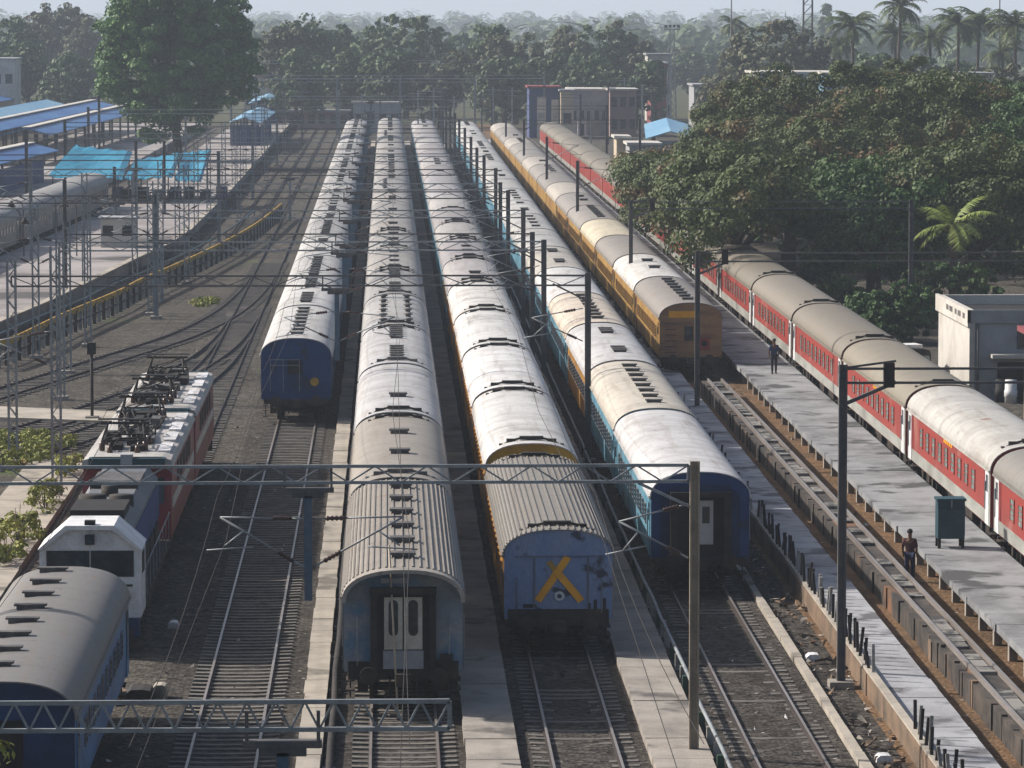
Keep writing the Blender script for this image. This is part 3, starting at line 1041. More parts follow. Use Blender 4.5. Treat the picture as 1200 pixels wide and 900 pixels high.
def diesel():
    L = 18.0
    t = thing('diesel_locomotive', 'white-faced hood locomotive with twin windscreens behind the blue coach', 'locomotive', (-8.9, 124.2 + L / 2, 0), 0)
    e = -L / 2
    cab = MB()
    prof = [(-1.56, 1.05), (1.56, 1.05), (1.56, 3.28), (.72, 3.95), (-.72, 3.95), (-1.56, 3.28)]
    cab.prism(prof, e, e + 2.3, 'white')
    cab.build('cab', None, t)
    b = MB()
    b.prism([(-1.60, 3.25), (-1.48, 3.25), (-.70, 3.88), (.70, 3.88), (1.48, 3.25), (1.60, 3.25), (.75, 4.02), (-.75, 4.02)], e - .18, e + 2.34, 'white')
    b.build('cab_roof', None, t)
    for s in (-1, 1):
        b = MB()
        b.box(s * .68 - .60, s * .68 + .60, e - .03, e + .02, 2.42, 3.14, 'glass')
        b.box(s * .68 - .66, s * .68 + .66, e - .02, e + .01, 2.36, 3.20, 'dark')
        b.build('windscreen', None, t)
    b = MB()
    b.box(-.14, .14, e - .26, e - .0, 3.42, 3.72, 'black')
    b.disc((0, e - .27, 3.57), .11, 'y', .04, 14, 'glass')
    b.box(-.16, .16, e - .08, e + .25, 3.98, 4.16, 'black')
    b.build('headlight', None, t)
    b = MB()
    for x in (-1.0, 1.0):
        b.box(x - .16, x + .16, e - .06, e, 1.75, 1.92, 'glass')
        b.box(x - .3, x + .3, e - .04, e, 2.05, 2.12, 'dark')
    b.build('marker_lamp', None, t)
    b = MB()
    b.box(-1.5, 1.5, e - .15, e + .3, .45, 1.05, 'navy')
    b.box(-1.3, 1.3, e - .25, e - .1, .25, .7, 'under')
    b.build('pilot', None, t)
    for s in (-1, 1):
        link('buffer', SHARED['buffer'], t, (s * .95, e - .15, 1.05))
        b = MB()
        b.box(s * 1.575 - .01, s * 1.575 + .01, e + .5, e + 1.5, 2.4, 3.1, 'glass')
        b.build('side_window', None, t)
    hood = MB()
    hood.prism([(-1.1, 1.15), (1.1, 1.15), (1.1, 3.45), (.75, 3.85), (-.75, 3.85), (-1.1, 3.45)], e + 2.32, L / 2 - .4, 'slate_side')
    hood.build('hood', None, t)
    b = MB()
    for s in (-1, 1):
        b.box(s * 1.12 - .03, s * 1.12 + .03, e + 2.5, L / 2 - .6, 2.1, 3.3, 'wall_blue')
    b.build('hood_panel', None, t)
    b = MB()
    b.box(-.85, .85, e + 3.1, e + 6.0, 3.8, 4.10, 'black')
    b.build('radiator_housing', None, t)
    for x, y, r, h_ in ((-.4, e + 6.8, .45, 4.15), (.5, e + 7.2, .4, 4.1), (0, e + 9.0, .28, 4.2)):
        b = MB()
        b.tube([(x, y, 3.7), (x, y, h_)], r, 14, 'dark')
        b.build('roof_fan', None, t)
    for y0, y1, h_, mt in ((e + 11, e + 11.3, 4.05, 'dark'), (e + 12.2, e + 15, 3.98, 'vent')):
        b = MB()
        b.box(-.8, .8, y0, y1, 3.8, h_, mt)
        b.build('roof_hatch', None, t)
    for sx in (-1, 1):
        for k in range(5):
            b = MB()
            b.box(sx * 1.115 - .06, sx * 1.115 + .06, e + 3.2 + k * 2.8, e + 5.4 + k * 2.8, 1.3, 2.0, 'dark')
            b.build('hood_door', None, t)
    b = MB()
    b.box(-1.5, 1.5, e + 2.3, L / 2, .95, 1.15, 'under')
    b.box(-1.35, 1.35, -2.5, 2.5, .35, .95, 'under')
    b.build('underframe', None, t)
    b = MB()
    for s in (-1, 1):
        b.tube([(s * 1.48, e + 2.4, 2.15), (s * 1.48, L / 2 - .1, 2.15)], .022, 6, 'steel')
        for k in range(9):
            yy = e + 2.5 + k * 1.85
            b.bar((s * 1.48, yy, 1.15), (s * 1.48, yy, 2.15), .035, .035, 'steel')
    b.build('handrail', None, t)
    bogie_set(t, L, 4.0)
    t.scale = (.97, 1, .94)
    return t
diesel()

def pantograph_mesh():
    b = MB()
    for s in (-1, 1):
        b.bar((s * .75, -1.1, 0), (s * .75, 1.1, 0), .07, .07, 'dark')
        for q in (-1, 1):
            b.tube([(s * .75, q * 1.05, .05), (s * .62, q * .2, .55)], .035, 6, 'dark')
            b.tube([(s * .62, q * .2, .55), (s * .5, q * .05, .62)], .03, 6, 'dark')
            b.tube([(s * .75, q * 1.05, -.3), (s * .75, q * 1.05, .02)], .10, 8, 'ceramic')
    for q in (-1, 1):
        b.bar((-.85, q * .2, .56), (.85, q * .2, .56), .05, .05, 'dark')
        b.bar((-.95, q * .14, .70), (.95, q * .14, .70), .07, .04, 'vent')
        b.bar((-.75, q * 1.05, .05), (.75, q * 1.05, .05), .06, .06, 'dark')
        b.bar((-.75, q * 1.05, .05), (.62, q * .2, .55), .035, .035, 'dark')
    b.bar((-.75, 0, 0), (.75, 0, 0), .12, .1, 'dark')
    return b.mesh('pantograph')
PANTO = pantograph_mesh()

def electric(label, y0, L):
    t = thing('electric_locomotive', label, 'locomotive', (-8.95, y0 + L / 2, 0), 0, 'red electric locomotives')
    e = L / 2
    # body with raked cab ends
    b = MB()
    P = []
    for (yy, zz) in ((-e, 1.05), (-e + .05, 2.1), (-e + .75, 3.55), (e - .75, 3.55), (e - .05, 2.1), (e, 1.05)):
        P.append((yy, zz))
    n = len(P)
    vs = [(-1.52, y, z) for y, z in P] + [(1.52, y, z) for y, z in P]
    b.add(vs, [tuple(range(n)), tuple(range(2 * n - 1, n - 1, -1))] + [(i, n + i, n + (i + 1) % n, (i + 1) % n) for i in range(n)], 'maroon')
    b.build('body', None, t)
    b = MB()
    for s in (-1, 1):
        b.box(s * 1.53 - .012, s * 1.53 + .012, -e + .9, e - .9, 2.0, 2.35, 'cream')
    b.build('side_band', None, t)
    b = MB()
    b.prism([(-1.58, 3.5), (1.58, 3.5), (1.50, 3.72), (1.2, 3.80), (-1.2, 3.80), (-1.50, 3.72)], -e + .35, e - .35, 'roof')
    r = b.build('roof', None, t)
    r.color = (.44, .43, .41, 1)
    for q in (-1, 1):
        for s in (-1, 1):
            b = MB()
            y0_, y1_ = q * (e - .07), q * (e - .68)
            vs = [(s * .72 - .55, y0_ + q * .03, 2.25), (s * .72 + .55, y0_ + q * .03, 2.25), (s * .72 + .55, y1_ + q * .03, 3.30), (s * .72 - .55, y1_ + q * .03, 3.30)]
            vs += [(x, y - q * .05, z) for x, y, z in vs]
            b.add(vs, [(0, 1, 2, 3), (7, 6, 5, 4), (0, 4, 5, 1), (1, 5, 6, 2), (2, 6, 7, 3), (3, 7, 4, 0)], 'glass')
            b.build('windscreen', None, t)
        b = MB()
        b.box(-1.3, 1.3, q * (e - .38) - .3, q * (e - .38) + .3, 3.55, 3.80, 'teal_box')
        b.box(-.2, .2, q * (e - .2) - .25, q * (e - .2) + .25, 3.6, 3.95, 'wall_grey')
        b.build('headlight', None, t)
        b = MB()
        b.box(-1.45, 1.45, q * e - .12, q * e + .12, .4, 1.05, 'under')
        b.build('pilot', None, t)
        pp = link('pantograph', PANTO, t, (-.25, q * (e - 3.6), 4.12))
    # roof gear between the pantographs
    b = MB()
    rr = random.Random(int(y0))
    b.tube([(-.7, -e + 2.2, 4.05), (-.7, e - 2.2, 4.05)], .05, 6, 'dark')
    b.tube([(.25, -e + 4.6, 4.12), (.25, e - 4.6, 4.12)], .04, 6, 'dark')
    for k in range(14):
        yy = -e + 2.0 + k * (L - 4.0) / 13
        for xx in (-.7, .25):
            b.tube([(xx, yy, 3.78), (xx, yy, 4.06)], [.11, .06], 8, 'ceramic')
    for k in range(20):
        xx, yy = rr.uniform(-.9, .45), rr.uniform(-e + 1.6, e - 1.6)
        w, d, h = rr.uniform(.15, .4), rr.uniform(.25, .7), rr.uniform(.12, .42)
        b.box(xx - w, xx + w, yy - d, yy + d, 3.79, 3.8 + h, rr.choice(['dark', 'vent', 'dark', 'black']))
    for k in range(14):
        xx, yy = rr.uniform(-1.0, .6), rr.uniform(-7, 6)
        b.tube([(xx, yy, 3.8), (xx + rr.uniform(-.4, .4), yy + rr.uniform(.3, .9), 4.25), (xx, yy + 1.6, 4.1)], .035, 6, 'dark')
    b.build('roof_gear', None, t)
    b = MB()
    for k in range(4):
        b.box(.95, 1.38, -e + 2.2 + k * 3.7, -e + 4.8 + k * 3.7, 3.76, 3.86, 'roof')
    rb = b.build('roof_hatch', None, t)
    rb.color = (.66, .66, .68, 1)
    for s in (-1, 1):
        for k in range(5):
            b = MB()
            b.box(s * 1.535 - .01, s * 1.535 + .01, -4.6 + k * 2.1, -3.4 + k * 2.1, 2.55, 3.25, 'dark')
            b.build('louvre', None, t)
    b = MB()
    b.box(-1.3, 1.3, -e + .3, e - .3, .85, 1.05, 'under')
    b.box(-1.2, 1.2, -2.2, 2.2, .35, .85, 'under')
    b.build('underframe', None, t)
    bogie_set(t, L, 3.8)
    return t
electric('red electric locomotive coupled behind the white-faced locomotive', 142.6, 17.3)
electric('red electric locomotive farther from us, beside the turnout', 160.5, 17.3)

# ------------------------------------------------------------------ fences, pit wall, pipes
# pipe on short stakes along the walkway between the yellow-cross train and the gangway train
t = thing('pipe_rail', 'pale pipe rail on short stakes beside the yellow-cross train', 'pipe', (8.42, 60, 0))
b = MB()
pts = [(random.uniform(-.03, .03), k * 4.0, .42 + random.uniform(-.03, .03)) for k in range(60)]
b.tube(pts, .055, 8, 'steel')
b.build('pipe', None, t)
for k in range(60):
    b = MB()
    b.box(-.09, .09, -.1, .1, -.15, .36 + random.uniform(-.06, .03), 'fence_post' if k % 3 else 'green_paint')
    b.build('stake', None, t, (random.uniform(-.06, .06), k * 2.1 + random.uniform(-.2, .2), 0))

t = thing('water_pipe', 'dark pipe running along the narrow pale walkway', 'pipe', (-1.52, 60, 0))
b = MB()
b.tube([(random.uniform(-.03, .03), k * 6.0, .03 + random.uniform(-.02, .02)) for k in range(60)], .10, 8, 'dark')
b.build('pipe', None, t)
for k in range(40):
    b = MB()
    b.box(-.16, .16, -.12, .12, -.15, -.03, 'fence_post')
    b.build('bracket', None, t, (0, 2 + k * 6.1, 0))

# stub posts on the retaining wall: runs with gaps, some leaning
t = thing('stub_fence', 'row of short dark stub posts along the pale slab walkway', 'fence', (13.56, 60, 0))
y, k = 36.0, 0
while k < 96:
    if not (46.5 < y < 55.5):
        b = MB()
        h = random.uniform(.55, .95)
        b.bar((0, 0, -.05), (random.uniform(-.10, .10), random.uniform(-.12, .12), h), .085, .085, 'fence_post' if random.random() < .25 else 'dark')
        b.build('post', None, t, (random.uniform(-.04, .04), y, .5))
        k += 1
    y += random.choice([.68, .74, .80]) if y < 92 else 2.2
b = MB()
b.bar((0, 22, .54), (0, 130, .54), .22, .08, 'concrete_pale')
b.build('ledge', None, t)

# black greasy plinth of the washing line right of the walkway
t = thing('washing_plinth', 'greasy black concrete plinth with patchy slabs and a rusty rail on top', 'plinth', (0, 0, 0))
XA = lambda y: 16.15 - (y - 100) * .0034
b = MB()
y = 60.0
while y < 208:
    d = random.uniform(1.5, 2.1)
    x = XA(y)
    b.box(x - .02 + random.uniform(-.03, .03), x + .22, y, y + d - .12, -.14, .60 + random.uniform(-.05, .03), 'grease')
    if random.random() < .45:
        b.box(x - random.uniform(-.02, .09), x + .24, y + d - random.uniform(.2, .7), y + d - .02, -.14, .60 + random.uniform(-.12, .06), random.choice(['grease', 'grease', 'brown_wall']))
    y += d
b.build('side_wall', None, t)
b = MB()
b.slab([(XA(60) + .16, 60), (XA(60) + .95, 60), (XA(208) + .95, 208), (XA(208) + .16, 208)], -.14, .62, 'grease')
b.build('core', None, t)
y = 60.0
while y < 207:
    d = random.uniform(.8, 1.7)
    if random.random() < .72:
        b = MB()
        b.box(XA(y) + .34 + random.uniform(-.03, .04), XA(y) + .80 + random.uniform(-.08, .03), y, y + d - .1, .60, .69 + random.uniform(0, .05), 'slab_patch')
        b.build('slab', None, t)
    y += d
for off in (.22, .90):
    b = MB()
    b.bar((XA(60) + off, 60, .71), (XA(208) + off, 208, .71), .09, .15, 'rail' if off < 1 else 'rail_dark')
    b.build('rail', None, t)

# rubble along the foot of the retaining wall
b = MB()
rr = random.Random(3)
for k in range(420):
    y = rr.uniform(84, 180)
    x = rr.uniform(12.3, 13.35)
    s = rr.uniform(.05, .22)
    vs = [(x + rr.uniform(-s, s), y + rr.uniform(-s, s), -.12 + rr.uniform(-.05, .8) * s * 1.3) for _ in range(4)] + [(x + rr.uniform(-s, s), y + rr.uniform(-s, s), -.12 + s)]
    b.add(vs, [(0, 1, 4), (1, 2, 4), (2, 3, 4), (3, 0, 4), (0, 3, 2, 1)], rr.choice(['brown_wall', 'concrete', 'concrete_pale', 'grease', 'brown_wall']))
stuff(b.build('rubble'), 'broken stones and rubbish at the foot of the retaining wall', 'rubble')
b = MB()
for k in range(330):
    y = rr.uniform(85, 260)
    x = rr.choice([rr.uniform(-7.6, -5.6), rr.uniform(-7.4, -2.5), rr.uniform(8.6, 12), rr.uniform(3.5, 6.6), rr.uniform(17.4, 18.9), rr.uniform(-12.5, -10)])
    s = rr.uniform(.03, .12)
    vs = [(x + rr.uniform(-s, s), y + rr.uniform(-s, s), -.12) for _ in range(4)] + [(x + rr.uniform(-s, s), y + rr.uniform(-s, s), -.12 + s)]
    b.add(vs, [(0, 1, 4), (1, 2, 4), (2, 3, 4), (3, 0, 4)], rr.choice(['white', 'concrete', 'concrete_pale', 'grease', 'dirt', 'sleeper']))
stuff(b.build('litter'), 'scraps and stones scattered between the tracks', 'litter')
# paving blocks and a stack of sleepers by the sleepered track, near the lower beam
for k, (px, py, w, d, h, mt, lab) in enumerate(((163, 822, .42, .5, .42, 'dark', 'dark iron box beside the lone blue coach'), (187, 818, .22, .3, .42, 'concrete_pale', 'pale upright block beside the dark iron box'),
                                               (135, 818, .45, .5, .2, 'brown_wall', 'flat brown slab lying beside the lone blue coach'), (203, 735, .16, .3, .2, 'white', 'small white bundle on the shaded ballast'),
                                               (952, 773, .2, .25, .2, 'white', 'white sack lying at the foot of the retaining wall'), (1035, 892, .2, .25, .2, 'white', 'white sack nearest the lower picture edge'))):
    q = at(px, py, -.12)
    b = MB()
    b.prism([(-w, 0), (w, 0), (w * 1.02, h * .55), (w * .8, h * .92), (w * .3, h), (-w * .5, h * .97), (-w * .95, h * .6)], -d, d, mt)
    b.box(-w * .6, w * .6, -d * 1.05, d * 1.05, h * .3, h * .5, mt)
    tag(b.build(['iron_box', 'block', 'slab', 'bundle', 'sack', 'sack'][k], None, None, (q.x, q.y, -.13)), lab, ['box', 'block', 'slab', 'bundle', 'sack', 'sack'][k])

# yellow and black fence along the platform track
FP = [at(x, y) for x, y in ((-12, 432), (20, 421), (75, 393), (140, 364), (165, 350), (215, 327), (262, 303), (300, 280), (330, 255))]
FS = smooth_path(FP, 12)
t = thing('striped_fence', 'yellow and black post fence curving beside the station platform track', 'fence', FS[0])
rel = [p - FS[0] for p in FS]
LL = [0]
for a, c in zip(rel, rel[1:]):
    LL.append(LL[-1] + (c - a).length)
tot = LL[-1]
for k in range(98):
    s = tot * k / 97
    i = max(j for j in range(len(LL)) if LL[j] <= s)
    i = min(i, len(rel) - 2)
    p = rel[i] + (rel[i + 1] - rel[i]) * ((s - LL[i]) / max(1e-6, LL[i + 1] - LL[i]))
    b = MB()
    b.bar((0, 0, -.14), (0, 0, 1.15), .22, .22, 'fence_post' if k % 2 else 'dark')
    b.build('post', None, t, p)
b = MB()
for a, c in zip(rel, rel[1:]):
    b.bar(a + Vector((0, 0, 1.18)), c + Vector((0, 0, 1.18)), .10, .34, 'stripe')
    b.bar(a + Vector((0, 0, .5)), c + Vector((0, 0, .5)), .06, .12, 'dark')
b.build('rail', None, t)
# green pipe beyond the fence
t = thing('green_pipe', 'thin bluish pipe on low brackets between fence and platform track', 'pipe', FS[0] + Vector((-2.6, 3, 0)))
b = MB()
b.tube([p * 1.0 + Vector((0, 0, .5)) for p in rel], .09, 8, 'teal_box')
b.build('pipe', None, t)
for i in range(0, len(rel), 6):
    b = MB()
    b.bar((0, 0, -.14), (0, 0, .45), .1, .1, 'steel_dark')
    b.build('bracket', None, t, rel[i])

# ------------------------------------------------------------------ overhead line steel
def truss(b, a, c, h, w=.09, n=None, mat='steel', flat=False):
    """two chords h apart with zigzag web, between points a and c (top chord)"""
    a, c = Vector(a), Vector(c)
    dz = Vector((0, 0, -h))
    L = (c - a).length
    n = n or max(4, int(L / (h * 1.9)))
    b.bar(a, c, w, w, mat)
    b.bar(a + dz, c + dz, w, w, mat)
    if not flat:
        for k in range(n):
            p, q = a + (c - a) * (k / n), a + (c - a) * ((k + .5) / n)
            r = a + (c - a) * ((k + 1) / n)
            b.bar(p, q + dz, w * .5, w * .5, mat)
            b.bar(q + dz, r, w * .5, w * .5, mat)
    for p in (a, c):
        b.bar(p, p + dz, w, w, mat)

def mast(name, parent, x, y, ztop, mat='steel_dark', lattice=False, w=.24, z0=-.14):
    b = MB()
    if lattice:
        for sx in (-1, 1):
            for sy in (-1, 1):
                b.bar((x + sx * .17, y + sy * .17, z0), (x + sx * .17, y + sy * .17, ztop), .07, .07, mat)
        k = 0
        z = z0 + .3
        while z < ztop - .3:
            s = 1 if k % 2 else -1
            b.bar((x - s * .17, y - .17, z), (x + s * .17, y - .17, z + .45), .035, .035, mat)
            b.bar((x - s * .17, y + .17, z), (x + s * .17, y + .17, z + .45), .035, .035, mat)
            z += .45
            k += 1
    else:
        b.box(x - w / 2, x + w / 2, y - .02, y + .02, z0, ztop, mat)
        for s in (-1, 1):
            b.box(x + s * w / 2 - .025, x + s * w / 2 + .025, y - w * .45, y + w * .45, z0, ztop, mat)
    b.box(x - .35, x + .35, y - .35, y + .35, z0 - .05, z0 + .22, 'concrete')
    return b.build(name, None, parent)

def insulator(b, a, c, r=.07):
    a, c = Vector(a), Vector(c)
    n = 9
    pts = [a + (c - a) * k / n for k in range(n + 1)]
    b.tube(pts, [r if k % 2 else r * .55 for k in range(n + 1)], 8, 'ceramic')

def cantilever(parent, x, y, s, reach, z0=5.05, z1=6.5, zt=6.2):
    """bracket arm from a mast at x, reaching s*reach towards the wire"""
    b = MB()
    tip = Vector((x + s * reach, y, zt))
    low = Vector((x + s * .12, y, z0))
    top = Vector((x + s * .12, y, z1))
    m0 = low + (tip - low) * .12
    m1 = low + (tip - low) * .30
    b.tube([low, m0], .03, 6, 'steel')
    b.tube([m1, tip], .03, 6, 'steel')
    n0 = top + (tip - top) * .14
    n1 = top + (tip - top) * .36
    b.tube([top, n0], .025, 6, 'steel')
    b.tube([n1, tip], .025, 6, 'steel')
    b.tube([low + (tip - low) * .72, tip + Vector((-s * .1, 0, -.75))], .025, 6, 'steel')
    b.tube([low + (tip - low) * .60 + Vector((0, 0, -.25)), tip + Vector((s * .35, 0, -.85))], .022, 6, 'steel')
    o = b.build('cantilever_arm', None, parent)
    for p, q in ((m0, m1), (n0, n1)):
        b = MB()
        insulator(b, p, q)
        b.build('insulator', None, o)
    return o

def drop_post(parent, x, y, ztop, zlow=4.1, mat='steel_blue', arms=True):
    b = MB()
    b.box(x - .66, x + .66, y - .12, y + .12, ztop - .12, ztop, 'steel_dark')
    b.box(x - .40, x + .40, y - .10, y + .10, ztop - .26, ztop - .12, 'steel_dark')
    b.bar((x, y, ztop - .2), (x, y, zlow), .20, .20, mat)
    for s in (-1, 1):
        b.bar((x + s * .6, y, ztop), (x + s * .6, y, ztop + .5), .06, .06, 'steel_dark')
    b.build('drop_post', None, parent)
    if arms:
        cantilever(parent, x, y, -1, 2.25, zlow + .85, zlow + 2.1, 6.15)
        cantilever(parent, x, y, 1, 2.45, zlow + .85, zlow + 2.1, 6.15)

PG = 'overhead line portals across the yard'
# nearest portal: bright truss that ends above the beige-door track
t = thing('overhead_portal', 'bright galvanised truss beam along the lower left picture edge', 'overhead portal', (0, 69.4, 0), 0, PG)
mast('mast', t, -8.2, 0, 7.7, 'steel', True)
b = MB()
truss(b, (-8.2, 0, 7.5), (1.02, 0, 7.5), .47, .075, 19, 'steel')
b.build('beam', None, t)
drop_post(t, -1.78, 0, 6.85, 4.2, 'steel_blue', False)
# second portal, with the tan mast right of the yellow-cross train
t = thing('overhead_portal', 'long thin beam above the yellow cross, carried by a tan mast', 'overhead portal', (0, 106.4, 0), 0, PG)
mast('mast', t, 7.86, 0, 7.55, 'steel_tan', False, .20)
mast('mast', t, -12.4, 0, 7.55, 'steel', True)
b = MB()
truss(b, (-12.4, 0, 7.45), (7.7, 0, 7.45), .42, .08, 15, 'steel')
b.bar((6.4, 0, 7.0), (7.8, 0, 6.35), .07, .07, 'steel')
b.build('beam', None, t)
drop_post(t, -2.05, 0, 6.9, 4.0)
cantilever(t, 7.82, 0, -1, 1.9, 5.05, 6.45, 6.0)
for i, (y, xl, xr, zt, lat, labx) in enumerate((
        (177, -15.9, 8.5, 8.0, True, 'third portal from us, its dark mast beside the gangway train'),
        (207, -16.2, 7.75, 7.8, True, None), (222, -17.0, 7.7, 7.4, True, None), (240, -17.2, 7.8, 7.8, True, None), (265, -15.0, 7.65, 7.8, True, None), (285, -17.2, 7.7, 7.5, True, None), (303, -16.4, 7.85, 7.8, True, None),
        (331, -16.6, 7.65, 7.8, True, None), (355, -16.2, 7.6, 7.6, True, None), (380, -16.2, 7.6, 7.8, True, None), (410, -16, 7.6, 7.8, True, None), (442, -16.2, 7.6, 7.8, True, None), (470, -16, 7.6, 7.8, True, None), (505, -16, 7.6, 7.8, True, None), (540, -16, 7.6, 8.2, True, None), (570, -14, 7.6, 7.8, True, None))):
    lab = labx or f"{ORD[i + 2]} portal from us over the four train roofs"
    t = thing('overhead_portal', lab, 'overhead portal', (0, y, 0), 0, PG)
    mast('mast', t, xr, 0, zt, 'steel_dark', False, .21)
    mast('mast', t, xl, 0, zt + .6, 'steel', lat)
    b = MB()
    truss(b, (xl, 0, zt - .1), (xr - .1, 0, zt - .1), .42, .075, 12, 'steel' if i % 2 else 'steel_dark', flat=(y > 350))
    b.bar((xr - 1.5, 0, zt - .45), (xr, 0, zt - 1.2), .07, .07, 'steel_dark')
    b.build('beam', None, t)
    if y < 400:
        drop_post(t, -2.15, 0, zt - .62, 4.3, 'steel_blue')
        cantilever(t, xr - .1, 0, -1, 2.3, 5.1, 6.5, 6.1)
    else:
        drop_post(t, -2.15, 0, zt - .62, 4.3, 'steel_blue', False)
# portals over the platform tracks at the left
for i, (y, xl, xr, zt) in enumerate(((232, -33, -19.5, 8.2), (262, -33, -14.5, 7.6), (296, -33, -14.2, 8.0), (338, -33, -13.6, 7.6), (384, -33, -13.6, 8.0), (430, -33, -13.8, 7.8), (478, -34, -13.8, 8.0), (525, -36, -13.8, 8.4))):
    t = thing('overhead_portal', f"cross beam over the station platform tracks, {ORD[i]} from us", 'overhead portal', (0, y, 0), 0, 'overhead portals across the station platform')
    mast('mast', t, xr, 0, zt + .3, 'steel', i % 2 == 0, .24)
    mast('mast', t, xl, 0, zt + .3, 'steel_dark', False, .24)
    b = MB()
    truss(b, (xl, 0, zt), (xr, 0, zt), .45, .085, 12, 'steel' if i % 2 == 0 else 'steel_dark', flat=(i > 2))
    b.build('beam', None, t)
    if i < 5:
        cantilever(t, xr, 0, -1, 2.4, 5.1, 6.6, 6.2)
        cantilever(t, xr, 0, 1, 2.2, 5.1, 6.6, 6.2)
# portals over the right side
RG = 'overhead line masts between the gangway train and the orange train'
for i, (y, xl, xr, zt) in enumerate(((117.4, 12.86, 27.5, 9.1), (198, 14.72, 33.0, 7.75), (253, 14.75, 31.8, 7.7), (321, 14.6, 19, 7.7), (383, 14.6, 19, 7.7), (447, 14.6, 27, 7.7), (515, 14.6, 27, 7.7), (585, 14.6, 27, 7.7))):
    lab = ['tall dark mast beside the stub posts with a beam over the red train', 'dark mast by the orange end, its beam running before the trees'][i] if i < 2 else f"dark mast {ORD[i]} in the row along the orange train"
    t = thing('overhead_mast', lab, 'overhead mast', (0, y, 0), 0, RG)
    mast('mast', t, xl, 0, zt, 'steel_dark', False, .19)
    if xr > 20:
        mast('mast', t, xr, 0, zt, 'steel_dark', False, .22)
        b = MB()
        truss(b, (xl, 0, zt - .12), (xr, 0, zt - .12), .40, .07, 13, 'steel_dark', flat=True)
        b.bar((xl + .1, 0, zt - 1.1), (xl + 1.5, 0, zt - .5), .1, .1, 'steel_dark')
        b.build('beam', None, t)
        if i < 3:
            b = MB()
            b.bar((xl, 0, zt - .1), (xl + 1.5, 0, zt + .1), .06, .06, 'steel_dark')
            b.box(xl + 1.15, xl + 1.45, -.12, .12, zt - .65, zt + .05, 'dark')
            b.build('bracket', None, t)
    else:
        cantilever(t, xl, 0, 1, 2.9, 5.6, 7.2, 6.9)
# single lattice masts and posts on the left
def single_mast(px, py, h, label, lattice=True, mat='steel', arms=0, group='single masts left of the locomotives'):
    q = at(px, py)
    t = thing('lattice_mast' if lattice else 'line_post', label, 'mast', (q.x, q.y, 0), 0, group)
    mast('mast', t, 0, 0, h, mat, lattice, .2)
    if arms:
        cantilever(t, 0, 0, arms, 2.4, 5.2, 6.6, 6.2)
    return t
single_mast(67, 584, 9.9, 'tall pale lattice mast standing at the slab path left of the locomotives', arms=-1)
single_mast(100, 345, 8.2, 'slim lattice mast in front of the platform, left of the T-topped posts', arms=1)
single_mast(77, 352, 8.0, 'slim dark post close behind the tall lattice mast', False, 'steel_dark')
single_mast(37, 318, 8.0, 'grey post on the platform edge before the silver coaches', False, 'steel', arms=-1)
single_mast(135, 300, 7.0, 'dark post on the station platform left of the white kiosk', False, 'steel_dark')
single_mast(160, 262, 7.5, 'dark post under the gap between the turquoise tarpaulins', False, 'steel_dark')
single_mast(193, 262, 7.5, 'dark post under the right turquoise tarpaulin', False, 'steel_dark')
single_mast(218, 215, 7.5, 'pale post right of the big tree trunk', False, 'steel')
for i, (px, py, h) in enumerate(((190, 352, 3.9), (157, 250, 4.2), (340, 258, 3.8), (134, 300, 4.0))):
    q = at(px, py)
    t = thing('tee_post', ['T-topped post by the yellow and black fence', 'T-topped post in front of the tarpaulins', 'T-topped post left of the plain blue end train', 'T-topped post on the station platform edge'][i], 'post', (q.x, q.y, 0), 0, 'T-topped posts')
    b = MB()
    b.bar((0, 0, -.14), (0, 0, h), .2, .2, 'steel')
    b.build('post', None, t)
    b = MB()
    b.box(-.85, .85, -.15, .15, h, h + .14, 'steel_dark')
    b.box(-.45, .45, -.12, .12, h - .16, h, 'steel_dark')
    b.build('cap', None, t)
q = at(108, 491)
t = thing('signal_post', 'dark signal post with a boxy head left of the red locomotives', 'signal', (q.x, q.y, 0))
b = MB()
b.tube([(0, 0, -.14), (0, 0, 3.1)], .075, 8, 'dark')
b.box(-.3, .3, -.3, .3, -.14, .15, 'concrete')
b.build('post', None, t)
b = MB()
b.box(-.2, .2, -.12, .12, 3.05, 3.6, 'black')
b.build('signal_head', None, t)
for z in (3.2, 3.44):
    b = MB()
    b.disc((0, -.14, z), .07, 'y', .05, 12, 'glass')
    b.build('lens', None, t)

# platform lamps hanging from curved arms
for i, (px, py) in enumerate(((45, 325), (90, 300), (28, 300))):
    q = at(px, py, .84)
    t = thing('platform_lamp', ['hanging platform lamp left of the lattice mast', 'hanging platform lamp behind the tall lattice mast', 'hanging platform lamp closest to the silver coaches'][i], 'lamp', (q.x, q.y, .84), 0, 'station platform lamps')
    b = MB()
    b.tube([(0, 0, 0), (0, 0, 3.6), (-.15, 0, 4.0), (-.5, 0, 4.2), (-.9, 0, 4.1)], .05, 8, 'steel_dark')
    b.build('pole', None, t)
    b = MB()
    b.tube([(-.9, 0, 4.15), (-.9, 0, 3.95), (-.9, 0, 3.7)], [.06, .16, .36], 12, 'dark')
    b.build('lamp_shade', None, t)

